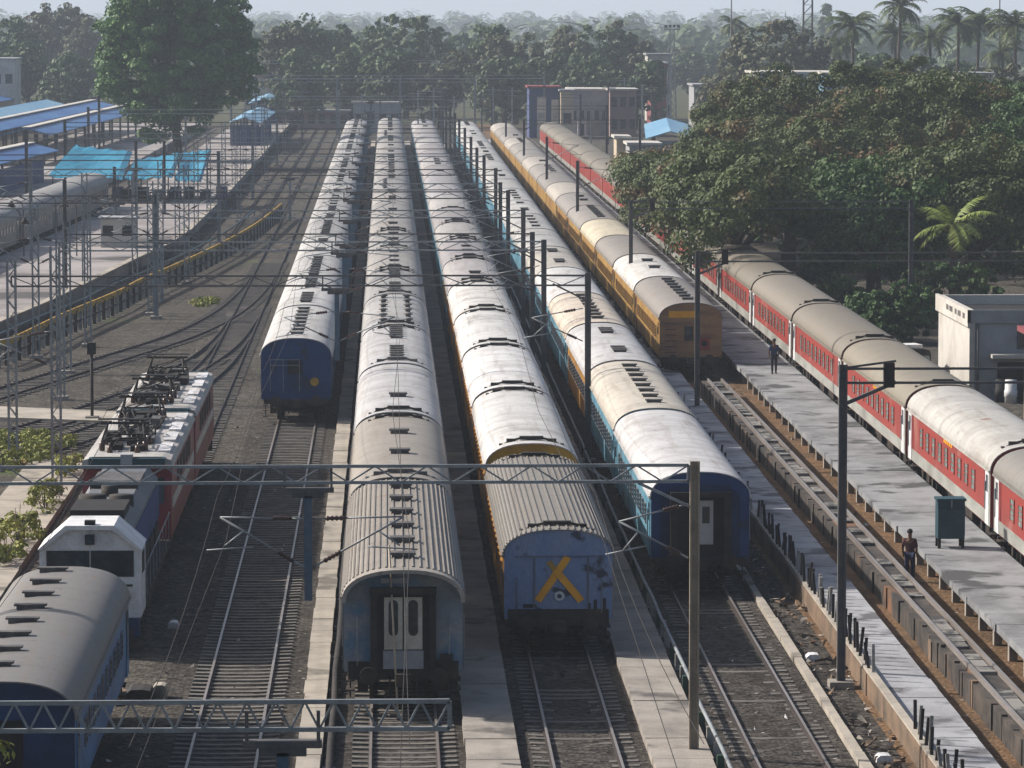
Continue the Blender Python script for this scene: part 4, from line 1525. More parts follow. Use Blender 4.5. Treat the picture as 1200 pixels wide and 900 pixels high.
# wires
for k, (x, y0, y1, lab) in enumerate(((-4.35, 69.4, 600, 'overhead wires above the plain blue end train'), (.35, 69.4, 600, 'overhead wires above the beige-door train'),
                                      (5.3, 69.4, 600, 'overhead wires above the yellow-cross train'), (-8.9, 69.4, 600, 'overhead wires above the locomotives'))):
    t = thing('overhead_wire', lab, 'overhead wire', (x, 0, 0), 0, 'overhead wires')
    sup = [69.4, 106.4, 141, 177, 207, 240, 265, 303, 331, 380, 442, 505, 570]
    b = MB()
    pts = []
    for a, c in zip(sup, sup[1:]):
        for j in range(6):
            f = j / 6
            pts.append((0, a + (c - a) * f, 6.75 - 4 * .55 * f * (1 - f) * min(1, (c - a) / 45)))
    b.tube(pts, .009, 4, 'dark', False)
    b.build('messenger_wire', None, t)
    b = MB()
    b.tube([((.2 if j % 2 else -.2), yy, 5.55) for j, yy in enumerate(sup)], .009, 4, 'dark', False)
    b.build('contact_wire', None, t)

# ------------------------------------------------------------------ trees
def leafquad(b, c, s, nrm, rr):
    n = Vector(nrm).normalized()
    u = n.orthogonal().normalized()
    u = Matrix.Rotation(rr.uniform(0, 6.283), 3, n) @ u
    w = n.cross(u)
    a, d = s * rr.uniform(.7, 1.2), s * rr.uniform(.4, .75)
    o = len(b.v)
    b.v += [tuple(c - u * a), tuple(c - w * d + n * .08 * s), tuple(c + u * a), tuple(c + w * d + n * .08 * s)]
    b.f.append((o, o + 1, o + 2, o + 3))
    b.m.append(0)
    b.s.append(False)

def crown(name, mat, blobs, nclump, per, clump_r, leaf, seed, parent=None, up=.35, inner=.25, rag=.3):
    """leaf clumps spread over and through the given ellipsoids (centre, radii)"""
    rr = random.Random(seed)
    b = MB()
    b._mi(mat)
    vol = [r[0] * r[1] + r[1] * r[2] + r[0] * r[2] for _, r in blobs]
    for k in range(nclump):
        c, r = rr.choices(blobs, vol)[0]
        while True:
            d = Vector((rr.gauss(0, 1), rr.gauss(0, 1), rr.gauss(up, 1)))
            if d.length > .1:
                break
        d.normalize()
        q = rr.uniform(.82, 1.04) if rr.random() > inner else rr.uniform(.35, .85)
        p = Vector(c) + Vector((d.x * r[0], d.y * r[1], d.z * r[2])) * q
        cr = clump_r * rr.uniform(.6, 1.35)
        for j in range(per):
            e = Vector((rr.gauss(0, 1), rr.gauss(0, 1), rr.gauss(.25, .8)))
            e.normalize()
            pos = p + Vector((e.x * cr, e.y * cr, e.z * cr * .62)) * rr.uniform(.65, 1.0)
            n = e + Vector((rr.gauss(0, rag), rr.gauss(0, rag), rr.gauss(.25, rag)))
            leafquad(b, pos, leaf, n, rr)
    return b.build(name, None, parent)

def trunk(parent, h, r, limbs, seed, spread, zl):
    rr = random.Random(seed)
    b = MB()
    b.tube([(0, 0, -.2), (.05 * h * .1, 0, h * .35), (rr.uniform(-.3, .3), rr.uniform(-.3, .3), h * .7), (rr.uniform(-.5, .5), rr.uniform(-.5, .5), h)], [r * 1.3, r, r * .85, r * .6], 10, 'trunk')
    for k in range(limbs):
        a = 6.283 * k / limbs + rr.uniform(-.4, .4)
        z0 = h * rr.uniform(.5, .95)
        d = Vector((math.cos(a), math.sin(a), 0))
        b.tube([(0, 0, z0), tuple(d * spread * .45 + Vector((0, 0, z0 + zl * .55))), tuple(d * spread * .9 + Vector((0, 0, z0 + zl)))], [r * .5, r * .32, r * .1], 7, 'trunk')
    return b.build('trunk', None, parent)

def tree(name, label, x, y, crown_args, th, tr, group=None, limbs=6, spread=4, zl=4, seed=1):
    t = thing(name, label, 'tree', (x, y, 0), 0, group)
    trunk(t, th, tr, limbs, seed, spread, zl)
    crown('crown', parent=t, seed=seed, **crown_args)
    return t

TG = 'rain trees behind the red train'
# broad dark rain trees right of the red train; each: x, y, top, half-width
for i, (x, y, top, rx, ry, mat, lab) in enumerate((
        (31.5, 270, 9.3, 5.2, 7.5, 'leaf_deep', 'low dark tree right behind the red train, in front of the larger crowns'),
        (38.5, 272, 10.4, 6.5, 7, 'leaf_rain', 'dark spreading tree behind the flat-roofed white building'),
        (30.0, 312, 11.2, 8.8, 12, 'leaf_rain', 'broad rain tree overhanging the red train roofs'),
        (41.5, 325, 13.6, 9.5, 12, 'leaf_rain', 'tallest brown-tinged rain tree in the middle of the dark grove'),
        (54.0, 318, 13.2, 8.5, 12, 'leaf_deep', 'deep green rain tree at the right picture edge'),
        (36.0, 352, 14.7, 10.5, 12, 'leaf_rain', 'rain tree forming the upper left shoulder of the dark grove'),
        (48.0, 375, 14.6, 10, 12, 'leaf_rain', 'rear rain tree on the skyline of the dark grove'),
        (62.0, 365, 14.0, 9, 12, 'leaf_deep', 'rear green tree at the right end of the dark grove'),
        (22.6, 272, 10.0, 4.4, 20, 'leaf_rain', 'leafy tree hanging right over the red train roofs'),
        (22.4, 318, 8.0, 4.2, 18, 'leaf_rain', 'tree at the left end of the dark grove, over the red train'),
        (30.8, 348, 10.8, 6.2, 12, 'leaf_rain', 'sloping left shoulder tree of the dark grove'),
        (45.5, 292, 9.6, 6, 7, 'leaf_deep', 'dark low tree between the palm and the white building'))):
    zc = top * .60
    rz = top * .40
    if x < 27:
        zc, rz = (top + 4.9) / 2, (top - 4.9) / 2
    rr = random.Random(50 + i)
    blobs = [((0, 0, zc), (rx, ry, rz))]
    for k in range(7):
        a = 6.283 * k / 7 + rr.uniform(-.3, .3)
        blobs.append(((math.cos(a) * rx * .62, math.sin(a) * ry * .62, zc + rr.uniform(-.25, .12) * rz * 2), (rx * rr.uniform(.36, .5), ry * rr.uniform(.36, .5), rz * rr.uniform(.55, .8))))
    if x < 27:
        blobs.append(((-3.0, -2, 5.6), (1.5, 14, 2.6)))
    tree('rain_tree', lab, x, y, dict(mat=mat, blobs=blobs, nclump=int(12 * rx + 8 * ry), per=210, clump_r=1.35, leaf=.17, up=.5, inner=.15), top * .45, .5, TG, 7, rx * .7, top * .25, 50 + i)

# the big tree on the station platform
blobs = [((0, 0, 13.5), (8.2, 8, 7.5)), ((-4.5, 0, 11.5), (5, 6, 5.5)), ((4.2, 0, 14.0), (6, 6, 6)), ((-2, -2, 18.5), (6.0, 6, 4.4)), ((3.2, 0, 19), (5.5, 6, 4.4)),
         ((-5.5, 0, 16.5), (4.2, 5, 4.2)), ((0, -3, 8.0), (5.8, 4, 4.2)), ((-3, -1, 6.0), (3.2, 3, 3.0)), ((6.5, -1, 11.5), (3.4, 4, 4))]
q = at(208, 188, .84)
tree('platform_tree', 'tall dense green tree growing on the station platform above the turquoise tarpaulins', q.x, q.y, dict(mat='leaf_platform', blobs=blobs, nclump=640, per=90, clump_r=1.4, leaf=.30, up=.2), 7, .55, None, 9, 5, 6, 21)

# coconut palms
def palm_mesh(n, L, seed, droop, mat):
    rr = random.Random(seed)
    b = MB()
    b._mi(mat)
    for k in range(n):
        a = 6.283 * k / n + rr.uniform(-.25, .25)
        el = rr.uniform(-.35, 1.15)
        d = Vector((math.cos(a), math.sin(a), 0))
        pts = []
        p = Vector((0, 0, 0))
        ang = el
        m = 9
        for j in range(m + 1):
            pts.append(p.copy())
            p = p + (d * math.cos(ang) + Vector((0, 0, math.sin(ang)))) * L / m
            ang -= droop * (.6 + j * .12)
        side = Vector((-d.y, d.x, 0))
        for j in range(m):
            p0, p1 = pts[j], pts[j + 1]
            w = L * .25 * math.sin(math.pi * min(.97, (j + 1.2) / (m + 1)))
            for s in (-1, 1):
                for q_ in (.0, .33, .66):
                    base = p0 + (p1 - p0) * q_
                    tip = base + side * s * w * rr.uniform(.8, 1.1) + (p1 - p0) * .9 - Vector((0, 0, w * rr.uniform(.25, .7)))
                    wd = (p1 - p0) * .42
                    o = len(b.v)
                    b.v += [tuple(base), tuple(base + wd), tuple(tip)]
                    b.f.append((o, o + 1, o + 2)); b.m.append(0); b.s.append(False)
    return b.mesh('fronds')
def palm(x, y, h, L, label, seed, mat='palm', group='coconut palms on the right skyline', n=26, droop=.17, cat='palm'):
    t = thing('palm_tree', label, 'palm', (x, y, 0), 0, group)
    rr = random.Random(seed)
    lx = rr.uniform(-.8, .8)
    b = MB()
    b.tube([(0, 0, -.2), (lx * .3, 0, h * .4), (lx * .7, 0, h * .75), (lx, 0, h)], [.34, .26, .22, .2], 8, 'trunk')
    b.build('trunk', None, t)
    link('crown', palm_mesh(n, L, seed, droop, M and mat), t, (lx, 0, h))
    return t
def palm_at(px, py_head, y, L, label, seed, **k):
    d = _rot @ Vector(((px - 600) / FPX, -(py_head - 450) / FPX, -1.0))
    f = y / d.y
    return palm(d.x * f, y, HC + d.z * f, L, label, seed, **k)
palm_at(1003, 30, 600, 4.6, 'coconut palm right of the domed dark tree, leftmost of the row', 1)
palm_at(1050, 8, 590, 4.4, 'tallest coconut palm, cut by the top of the picture', 2)
palm_at(1052, 40, 640, 4.0, 'coconut palm just under the tallest one', 3)
palm_at(1093, 45, 610, 4.4, 'coconut palm between the tallest one and the twin palms', 4)
palm_at(1122, 27, 600, 4.8, 'left one of the twin full-headed palms', 5)
palm_at(1144, 26, 604, 4.8, 'right one of the twin full-headed palms', 6)
palm_at(1192, 30, 560, 4.8, 'coconut palm cut by the right picture edge', 7)
palm_at(1178, 62, 640, 4.0, 'lower palm beside the right picture edge', 8)
palm_at(985, 55, 660, 3.8, 'short hazy palm behind the leftmost palm', 9)
palm_at(858, 28, 760, 3.6, 'small palm poking above the left flank of the domed dark tree', 10)
palm_at(1118, 262, 262, 3.0, 'bright young palm in front of the dark grove', 12, mat='palm_bright', group=None, n=15, droop=.12)

# far trees along the end of the yard
def far_blobs(kind, w, h, rr):
    if kind in (0, 4):         # umbrella dome
        return [((0, 0, h * .60), (w, w * .9, h * .38)), ((-w * .45, 0, h * .50), (w * .58, w * .6, h * .30)), ((w * .45, 0, h * .50), (w * .58, w * .6, h * .30)), ((0, 0, h * .34), (w * .7, w * .7, h * .24))]
    if kind == 1:              # round
        return [((0, 0, h * .60), (w * .85, w * .85, h * .38)), ((-w * .4, 0, h * .42), (w * .6, w * .6, h * .32)), ((w * .42, 0, h * .46), (w * .58, w * .6, h * .34)), ((0, 0, h * .28), (w * .7, w * .7, h * .25))]
    return [((rr.uniform(-.62, .62) * w, rr.uniform(-.4, .4) * w, h * rr.uniform(.42, .84)), (w * rr.uniform(.28, .46), w * rr.uniform(.3, .45), h * rr.uniform(.13, .20))) for _ in range(9)] + [((0, 0, h * .36), (w * .85, w * .7, h * .30))]
TM = MB()
TM.tube([(0, 0, -.02), (.02, 0, .3), (0, .02, .6)], [.035, .028, .015], 8, 'trunk')
for a in range(5):
    TM.tube([(0, 0, .28), (.25 * math.cos(a * 1.26), .25 * math.sin(a * 1.26), .5)], [.018, .008], 5, 'trunk')
TRUNK_FAR = TM.mesh('trunk')
def far_tree(px, ptop, y, halfw_px, kind, label, group='trees beyond the end of the yard', yscale=1.0):
    d = _rot @ Vector(((px - 600) / FPX, -(ptop - 450) / FPX, -1.0))
    f = y / d.y
    h = HC + d.z * f
    t = thing('far_tree', label, 'tree', (d.x * f, y, 0), random.uniform(-.5, .5), group)
    w = halfw_px * y / FPX
    rr = random.Random(int(px * 7 + y))
    big = y > 900
    area = w * h
    crown('crown', {0: 'leaf_far', 1: 'leaf_far', 2: 'leaf_olive', 3: 'leaf_far', 4: 'leaf_olive'}[kind], far_blobs(kind, w, h, rr), int(min(420, 60 + area * 1.3)), 26, 1.25 if kind > 1 else 1.1, .62 if big else .46, int(px), t, .45, .2, .28)
    tr = link('trunk', TRUNK_FAR, t)
    tr.scale = (h, h, h)
    return t
FTREES = [(475, 17, 760, 62, 0, 'dome-shaped green tree behind the ends of the trains'),
          (12, 18, 820, 40, 1, 'hazy tree behind the white building at the left edge'), (62, 6, 900, 48, 2, 'tall hazy brownish tree at the upper left'),
          (95, 22, 880, 30, 2, 'hazy loose tree beside the big platform tree'), (30, 45, 740, 45, 3, 'lower bluish tree above the left platform roofs'), (85, 62, 720, 40, 1, 'low round tree close behind the left platform roofs'),
          (330, 22, 720, 34, 2, 'loose-crowned tree right of the big platform tree'), (365, 18, 740, 34, 3, 'feathery tree behind the far end of the platform'), (395, 18, 780, 28, 3, 'slim dark-topped tree left of the dome-shaped tree'),
          (345, 60, 690, 40, 3, 'low bushy tree behind the far blue shelters'), (410, 55, 700, 36, 1, 'low dark tree left under the dome-shaped tree'), (455, 62, 690, 40, 3, 'low grey-green tree in front of the dome-shaped tree'), (515, 60, 700, 36, 2, 'low tree right under the dome-shaped tree'),
          (540, 40, 950, 26, 1, 'pale hazy tree right behind the dome-shaped tree'), (572, 22, 740, 34, 3, 'dark-topped tree in the middle of the skyline'), (604, 34, 720, 40, 2, 'olive tree with a ragged right side in mid skyline'), (590, 66, 690, 36, 1, 'low tree behind the signal masts'),
          (635, 62, 700, 30, 3, 'low tree left of the blue and cream building'), (668, 26, 760, 36, 2, 'ragged olive tree above the blue and cream building'), (705, 24, 740, 38, 3, 'tall olive tree left of the floodlight tower'), (742, 26, 760, 30, 2, 'brown-tinged tree nearest the floodlight tower'),
          (690, 66, 690, 48, 1, 'low dark tree behind the grey sheds'), (745, 70, 690, 34, 3, 'low tree left of the dark red building'),
          (912, 27, 620, 66, 4, 'domed dark tree left of the coconut palms'), (873, 36, 660, 26, 2, 'ragged side tree left of the domed dark tree'), (840, 92, 640, 34, 2, 'low grey-green tree before the hazy valley'),
          (1030, 62, 590, 40, 3, 'leafy tree under the tallest palm'), (1075, 66, 600, 36, 1, 'round green tree under the twin palms'), (1130, 70, 640, 44, 3, 'low bluish tree behind the twin palms'), (1185, 76, 520, 40, 4, 'flat-topped tree at the right picture edge'),
          (815, 60, 980, 40, 1, 'hazy blue tree right of the floodlight tower'), (790, 52, 1050, 36, 2, 'faint tree behind the floodlight tower'), (770, 48, 1150, 40, 3, 'faintest tree left behind the floodlight tower'), (850, 50, 1150, 40, 1, 'faint rounded tree in the hazy valley')]
for a in FTREES:
    far_tree(*a)

# woods on the far plain, one mass per belt
def woods(name, y0, y1, n, size, label, seed):
    rr = random.Random(seed)
    b = MB()
    b._mi('leaf_far')
    for k in range(n):
        y = rr.uniform(y0, y1)
        x = y * rr.uniform(-.20, .20) + .03 * y
        s = size * rr.uniform(.55, 1.25)
        for j in range(46):
            e = Vector((rr.gauss(0, 1), rr.gauss(0, 1), rr.gauss(.1, .8))).normalized()
            leafquad(b, Vector((x, y, s * .52)) + Vector((e.x * s * .62, e.y * s * .62, e.z * s * .5)) * rr.uniform(.6, 1.05), s * .17, e + Vector((0, 0, .4)), rr)
    return stuff(b.build(name), label, 'woods')
woods('distant_woods', 1150, 1700, 330, 13, 'hazy woods beyond the town', 1)
woods('distant_woods', 1900, 3200, 420, 15, 'faint blue woods on the far plain', 2)
woods('distant_woods', 3600, 6500, 420, 19, 'faintest belt of woods at the horizon', 3)

# bushes and weeds at the left
def bush(label, x, y, rx, ry, rz, seed, mat='leaf_bush', n=60, leaf=.11, z=0, name='bush'):
    t = thing(name, label, 'bush', (x, y, z - .12))
    b = MB()
    rr = random.Random(seed)
    for k in range(7):
        b.tube([(0, 0, -.05), (rr.uniform(-.5, .5) * rx, rr.uniform(-.5, .5) * ry, rz * rr.uniform(.6, 1.1))], [.03, .012], 5, 'trunk')
    b.build('stem', None, t)
    crown('foliage', mat, [((0, 0, rz * .38), (rx * .9, ry * .9, rz * .45)), ((rx * .4, ry * .3, rz * .4), (rx * .5, ry * .5, rz * .4)), ((-rx * .4, -ry * .3, rz * .45), (rx * .5, ry * .5, rz * .45))], n, 30, .28, leaf, seed, t)
    return t
for i, (px, py, rx, ry, rz, lab) in enumerate(((20, 640, 1.0, 4.0, 1.2, 'yellow-green weeds left of the white-faced locomotive'), (52, 600, .7, 3.2, 1.3, 'weeds along the slab path beside the hood locomotive'), (82, 560, .55, 2.5, 1.1, 'small weed clump behind the tall lattice mast'),
                                               (5, 665, .8, 2.5, 1.0, 'weed clump at the left edge above the blue coach'), (30, 545, 1.2, 3, .7, 'low bush at the left end of the slab path'), (60, 527, 1.3, 3, .6, 'low bush between the slab path and the turnout'), (240, 355, .9, 5, .2, 'yellow-green grass tuft beside the sleepered track turnout'), (20, 520, 1.6, 4, .5, 'weeds beside the nearer turnout at the left edge'))):
    q = at(px, py, -.12)
    bush(lab, q.x, q.y, rx, ry, rz, 30 + i, n=int(16 + 7 * rx * ry), leaf=.10)
tree('young_tree', 'green tree top poking in at the lower left corner before the blue coach', -6.75, 60, dict(mat='leaf_bush', blobs=[((0, 0, 7.0), (1.35, 1.4, 2.3)), ((.5, 0, 6.2), (.9, 1, 1.4))], nclump=120, per=45, clump_r=.32, leaf=.075), 5.2, .12, None, 5, 1.0, 2.0, 91)
for i, (px, py, h) in enumerate(((1015, 395, 3.2), (1040, 400, 3.6), (985, 370, 3.0), (960, 345, 3.6), (1068, 400, 4), (900, 290, 5), (935, 305, 5.5), (975, 315, 5), (1020, 330, 5.5), (1060, 345, 5), (1090, 372, 4.2), (1150, 318, 5), (1190, 318, 5))):
    q = at(px, py)
    bush(['leafy shrub behind the third red coach joint', 'leafy shrub left of the white building', 'shrub behind the middle of the red train', 'shrub under the low dark tree', 'tall shrub touching the white building wall', 'dark undergrowth at the left foot of the grove', 'dark undergrowth left of the middle of the grove', 'dark undergrowth in the middle of the grove', 'dark undergrowth left of the young palm', 'dark undergrowth under the young palm',
         'leafy shrub right at the corner of the white building', 'dark undergrowth above the white building roof', 'dark undergrowth at the right end of the grove'][i], q.x + (1.5 if i > 4 else 0), q.y, 1.6 if i < 5 else 3.4, 2.2, h, 60 + i, 'leaf_deep', 110, .2)

# ------------------------------------------------------------------ buildings
def px_x(px, y):
    d = _rot @ Vector(((px - 600) / FPX, 0, -1.0))
    return d.x * y / d.y
def px_z(py, y):
    d = _rot @ Vector((0, -(py - 450) / FPX, -1.0))
    return HC + d.z * y / d.y

# white flat-roofed building by the red train
t = thing('flat_roofed_building', 'white flat-roofed building with a dark doorway behind the red train', 'building', (28.75, 205, -.55))
b = MB()
b.box(0, 9, 0, .25, 0, 4.9, 'wall_grey')  # front of the white building: its shade is put into the greyer colour
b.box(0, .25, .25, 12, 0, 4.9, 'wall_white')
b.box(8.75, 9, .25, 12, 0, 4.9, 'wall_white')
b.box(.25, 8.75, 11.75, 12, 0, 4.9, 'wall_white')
b.box(.25, 8.75, .25, 11.75, 4.2, 4.4, 'black')
b.build('wall', None, t)
b = MB()
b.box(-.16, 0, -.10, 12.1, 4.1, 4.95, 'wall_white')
b.box(-.16, 9.1, -.10, 0, 4.3, 4.95, 'wall_grey')  # front parapet greyed likewise, shade painted into the colour
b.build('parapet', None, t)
b = MB()
b.box(-.06, .2, -.06, 0, 0, 4.3, 'wall_white')
b.build('corner_pillar', None, t)
b = MB()
for k, w in enumerate((.35, .5, .3, .55, .4)):
    b.box(-.175, -.155, 1.0 + k * 1.5, 1.0 + k * 1.5 + w * 2, 4.45, 4.72, 'vent')
b.build('lettering', None, t)
b = MB()
b.box(1.35, 4.4, -.03, .02, 0, 2.35, 'black')
b.build('doorway', None, t)
b = MB()
b.box(.95, 4.9, -1.0, -.02, 2.62, 2.80, 'wall_white')
b.build('door_canopy', None, t)
b = MB()
b.box(2.4, 3.4, -.05, .02, 3.1, 3.9, 'glass')
b.box(2.3, 3.5, -.03, .01, 3.0, 4.0, 'steel_dark')
b.build('window', None, t)
b = MB()
b.tube([(.35, -.1, 0), (.35, -.1, 4.3)], .06, 8, 'steel_dark')
b.build('downpipe', None, t)
t = thing('cream_hut', 'cream plank-fronted hut at the right picture edge', 'building', (29.9, 190, -.1))
b = MB()
b.box(.0, 5, 0, 5, 0, 4.2, 'wall_cream')
for k in range(9):
    b.box(.1 + k * .5, .14 + k * .5, -.02, 0, 1.8, 4.1, 'brown_wall')
b.build('wall', None, t)
b = MB()
b.prism([(-.3, 4.2), (5.3, 4.2), (5.3, 4.35), (-.3, 4.45)], -.4, 5.4, 'wall_red')
b.build('roof', None, t)
b = MB()
b.box(.5, 1.5, -.03, .02, 0, 1.75, 'black')
b.build('door', None, t)
t = thing('cream_house', 'tall cream house seen through the gap at the right picture edge', 'building', (41.6, 252, -.1))
b = MB()
b.box(0, 7, 0, 7, 0, 7.2, 'wall_cream')
b.build('wall', None, t)
b = MB()
b.box(-.3, 7.3, -.3, 7.3, 7.2, 7.5, 'wall_pink')
b.build('roof', None, t)
for k in range(2):
    for zz in (2.2, 5.2):
        b = MB()
        b.box(.8 + k * 2.6, 1.9 + k * 2.6, -.04, .02, zz, zz + 1.3, 'glass')
        b.box(.7 + k * 2.6, 2.0 + k * 2.6, -.02, .01, zz - .1, zz + 1.4, 'white')
        b.build('window', None, t)

# three-wheeler, drums and crate beside the white building
t = thing('auto_rickshaw', 'dark green three-wheeler parked against the white building', 'three-wheeler', (27.0, 214, -.12), R(12))
b = MB()
b.prism([(-.68, .45), (.68, .45), (.68, 1.05), (-.68, 1.05)], -1.2, 1.2, 'green_paint')
b.prism([(-.62, .45), (.62, .45), (.45, 1.0), (-.45, 1.0)], -1.75, -1.2, 'green_paint')
b.build('body', None, t)
b = MB()
b.prism([(-.70, 1.55), (.70, 1.55), (.62, 1.85), (.3, 1.95), (-.3, 1.95), (-.62, 1.85)], -1.0, 1.25, 'black')
for s in (-1, 1):
    for y in (-.95, .1, 1.15):
        b.bar((s * .66, y, 1.0), (s * .66, y, 1.6), .05, .05, 'black')
b.build('canopy', None, t)
b = MB()
b.box(-.55, .55, -1.06, -1.02, 1.1, 1.6, 'glass_green')
b.build('windscreen', None, t)
b = MB()
b.box(-.5, .5, -.2, 1.0, 1.95, 2.1, 'white')
b.build('roof_load', None, t)
for x, y in ((0, -1.5), (-.6, .8), (.6, .8)):
    b = MB()
    b.disc((0, 0, 0), .24, 'x', .14, 16, 'black')
    b.disc((0, 0, 0), .10, 'x', .16, 12, 'steel')
    b.build('wheel', None, t, (x, y, .24))
for i, (px, py, mt, lab) in enumerate(((1163, 462, 'black', 'black drum behind the red train roof'), (1174, 463, 'white', 'white drum next to the black drum'), (1184, 455, 'teal_box', 'dark drum close to the cream hut'))):
    q = at(px, py, 0)
    b = MB()
    b.tube([(0, 0, 0), (0, 0, .3), (0, 0, .32), (0, 0, .62), (0, 0, .64), (0, 0, 1.15)], [.30, .30, .33, .33, .30, .29], 16, mt)
    tag(b.build('drum', None, None, (q.x, q.y - 3, -.12)), lab, 'drum')
q = at(1196, 478, 0)
b = MB()
b.box(-.55, .55, -.5, .5, 0, .12, 'orange')
for k in range(3):
    b.box(-.55, .55, -.5, -.44, .16 + k * .25, .34 + k * .25, 'orange')
    b.box(-.55, .55, .44, .5, .16 + k * .25, .34 + k * .25, 'orange')
    b.box(-.55, -.49, -.44, .44, .16 + k * .25, .34 + k * .25, 'orange')
    b.box(.49, .55, -.44, .44, .16 + k * .25, .34 + k * .25, 'orange')
for sx in (-.5, .5):
    for sy in (-.45, .45):
        b.box(sx - .05, sx + .05, sy - .05, sy + .05, .1, .9, 'orange')
tag(b.build('crate', None, None, (q.x, q.y - 6, -.12)), 'orange crate at the right picture edge behind the red train', 'crate')

# teal cabinet on legs on the platform
q = at(1113, 641, .84)
t = thing('cabinet', 'dark teal cabinet on four legs on the grey platform', 'cabinet', (q.x, q.y, .84))
b = MB()
b.box(-.46, .46, -.35, .35, .32, 1.62, 'teal_box')
b.build('body', None, t)
b = MB()
b.box(-.46, .46, -.40, -.352, .45, 1.34, 'teal_box')
b.build('door', None, t)
b = MB()
b.box(-.50, .50, -.42, .40, 1.62, 1.70, 'teal_box')
b.box(-.02, .02, -.43, -.40, 1.38, 1.66, 'steel')
b.build('lid', None, t)
for sx in (-.4, .4):
    for sy in (-.3, .3):
        b = MB()
        b.box(-.05, .05, -.05, .05, -.02, .32, 'black')
        b.build('leg', None, t, (sx, sy, 0))
# turquoise tarpaulins over the platform stalls
def tarp(label, x, y, pts, legs):
    """pts: corners front-left, front-right, back-right, back-left; the sheet sags and creases between them"""
    t = thing('stall', label, 'stall', (x, y, .84), 0, 'tarpaulin stalls on the station platform')
    rr = random.Random(int(x * 10))
    A, B_, C_, D_ = [Vector(p) for p in pts]
    n = 12
    vs = []
    for j in range(n + 1):
        for i in range(n + 1):
            u, v = i / n, j / n
            p = (A * (1 - u) + B_ * u) * (1 - v) + (D_ * (1 - u) + C_ * u) * v
            edge = min(u, 1 - u, v, 1 - v)
            p = p + Vector((rr.uniform(-.03, .03), rr.uniform(-.05, .05), -.35 * math.sin(math.pi * u) * math.sin(math.pi * v) + .10 * math.sin(u * 7 + v * 3) * math.sin(math.pi * v) + rr.uniform(-.04, .04) - (.25 * abs(math.sin(u * 11)) if edge == 0 else 0)))
            vs.append(p)
    m = len(vs)
    lo = [p + Vector((0, 0, -.03)) for p in vs]
    q = lambda i, j: j * (n + 1) + i
    fs = [(q(i, j), q(i + 1, j), q(i + 1, j + 1), q(i, j + 1)) for j in range(n) for i in range(n)]
    fs += [tuple(m + k for k in reversed(f)) for f in fs]
    rim = [q(i, 0) for i in range(n)] + [q(n, j) for j in range(n)] + [q(i, n) for i in range(n, 0, -1)] + [q(0, j) for j in range(n, 0, -1)]
    for k in range(len(rim)):
        i0, i1 = rim[k], rim[(k + 1) % len(rim)]
        fs.append((i0, i0 + m, i1 + m, i1))
    b = MB()
    b.add(vs + lo, fs, 'tarp')
    b.build('tarpaulin', None, t)
    for lx, ly, lz in legs:
        b = MB()
        b.bar((lx, ly, -.0), (lx, ly, lz), .12, .12, 'steel_dark')
        b.build('leg', None, t)
    b = MB()
    for k in range(4):
        xx = -2.4 + k * 1.6
        b.box(xx - .55, xx + .55, 1.2, 2.0, 0, .9 + .25 * (k % 2), ['black', 'dark', 'vent', 'wall_blue'][k])
    b.build('counter', None, t)
    return t
y = 410
tarp('stall under the left, larger turquoise tarpaulin', px_x(110, y), y, [(-3.7, -7, 2.6), (3.5, -9, 2.5), (3.4, 9, 4.5), (-2.4, 12, 5.0)], [(-3.3, -6.6, 2.6), (3.1, -8.6, 2.5), (3.1, 8.5, 4.4), (-2.1, 11.6, 4.9)])
tarp('stall under the middle turquoise tarpaulin', px_x(178, y), y, [(-2.0, -9, 2.4), (2.6, -9, 2.7), (2.7, 9, 4.4), (-1.8, 9, 3.7)], [(-1.6, -8.6, 2.4), (2.2, -8.6, 2.6), (2.3, 8.6, 4.3), (-1.4, 8.6, 3.5)])
tarp('stall under the right, steep turquoise tarpaulin', px_x(232, y), y, [(-1.7, -9, 2.3), (.8, -9, 2.2), (1.1, 9, 4.7), (-1.6, 9, 4.4)], [(-1.3, -8.6, 2.3), (.5, -8.6, 2.2), (.7, 8.6, 4.5), (-1.2, 8.6, 4.2)])
# white kiosk and pale steps on the platform
q = at(138, 290, .84)
t = thing('kiosk', 'small white kiosk with dark openings on the station platform', 'kiosk', (q.x, q.y, .84))
b = MB()
b.box(-1.3, 1.3, 0, 2.6, 0, 2.2, 'wall_white')
b.build('wall', None, t)
b = MB()
b.box(-1.5, 1.5, -.3, 2.8, 2.2, 2.36, 'wall_grey')
b.build('roof', None, t)
for s in (-1, 1):
    b = MB()
    b.box(s * .75 - .4, s * .75 + .4, -.03, .02, .9, 1.7, 'black')
    b.build('window', None, t)

# long platform roofs on the left
def roof_shed(label, x0, y0, x1, y1, w, h, mat, group=None, light=True, wall=None):
    t = thing('platform_shelter', label, 'platform roof', (x0, y0, .84), -math.atan2(x1 - x0, y1 - y0), group)
    L = math.hypot(x1 - x0, y1 - y0)
    b = MB()
    b.prism([(-w / 2, h), (0, h + .8), (w / 2, h), (w / 2, h + .1), (0, h + .92), (-w / 2, h + .1)], 0, L, mat)
    b.build('roof', None, t)
    if light:
        b = MB()
        b.box(-.55, .55, .2, L - .2, h + .90, h + 1.02, 'wall_white')
        b.build('ridge_cap', None, t)
    for k in range(max(2, int(L / 12))):
        for s in (-1, 1):
            b = MB()
            b.bar((s * w * .32, 2 + k * 12, 0), (s * w * .32, 2 + k * 12, h + .15), .25, .25, 'steel_dark')
            b.build('post', None, t)
    if wall:
        b = MB()
        b.box(-w * .42, w * .42, .5, 1.2, 0, h - .2, wall)
        b.box(w * .40, w * .45, 1.2, L * .8, 0, h - .6, wall)
        b.build('wall', None, t)
    return t
SG = 'blue platform roofs at the left'
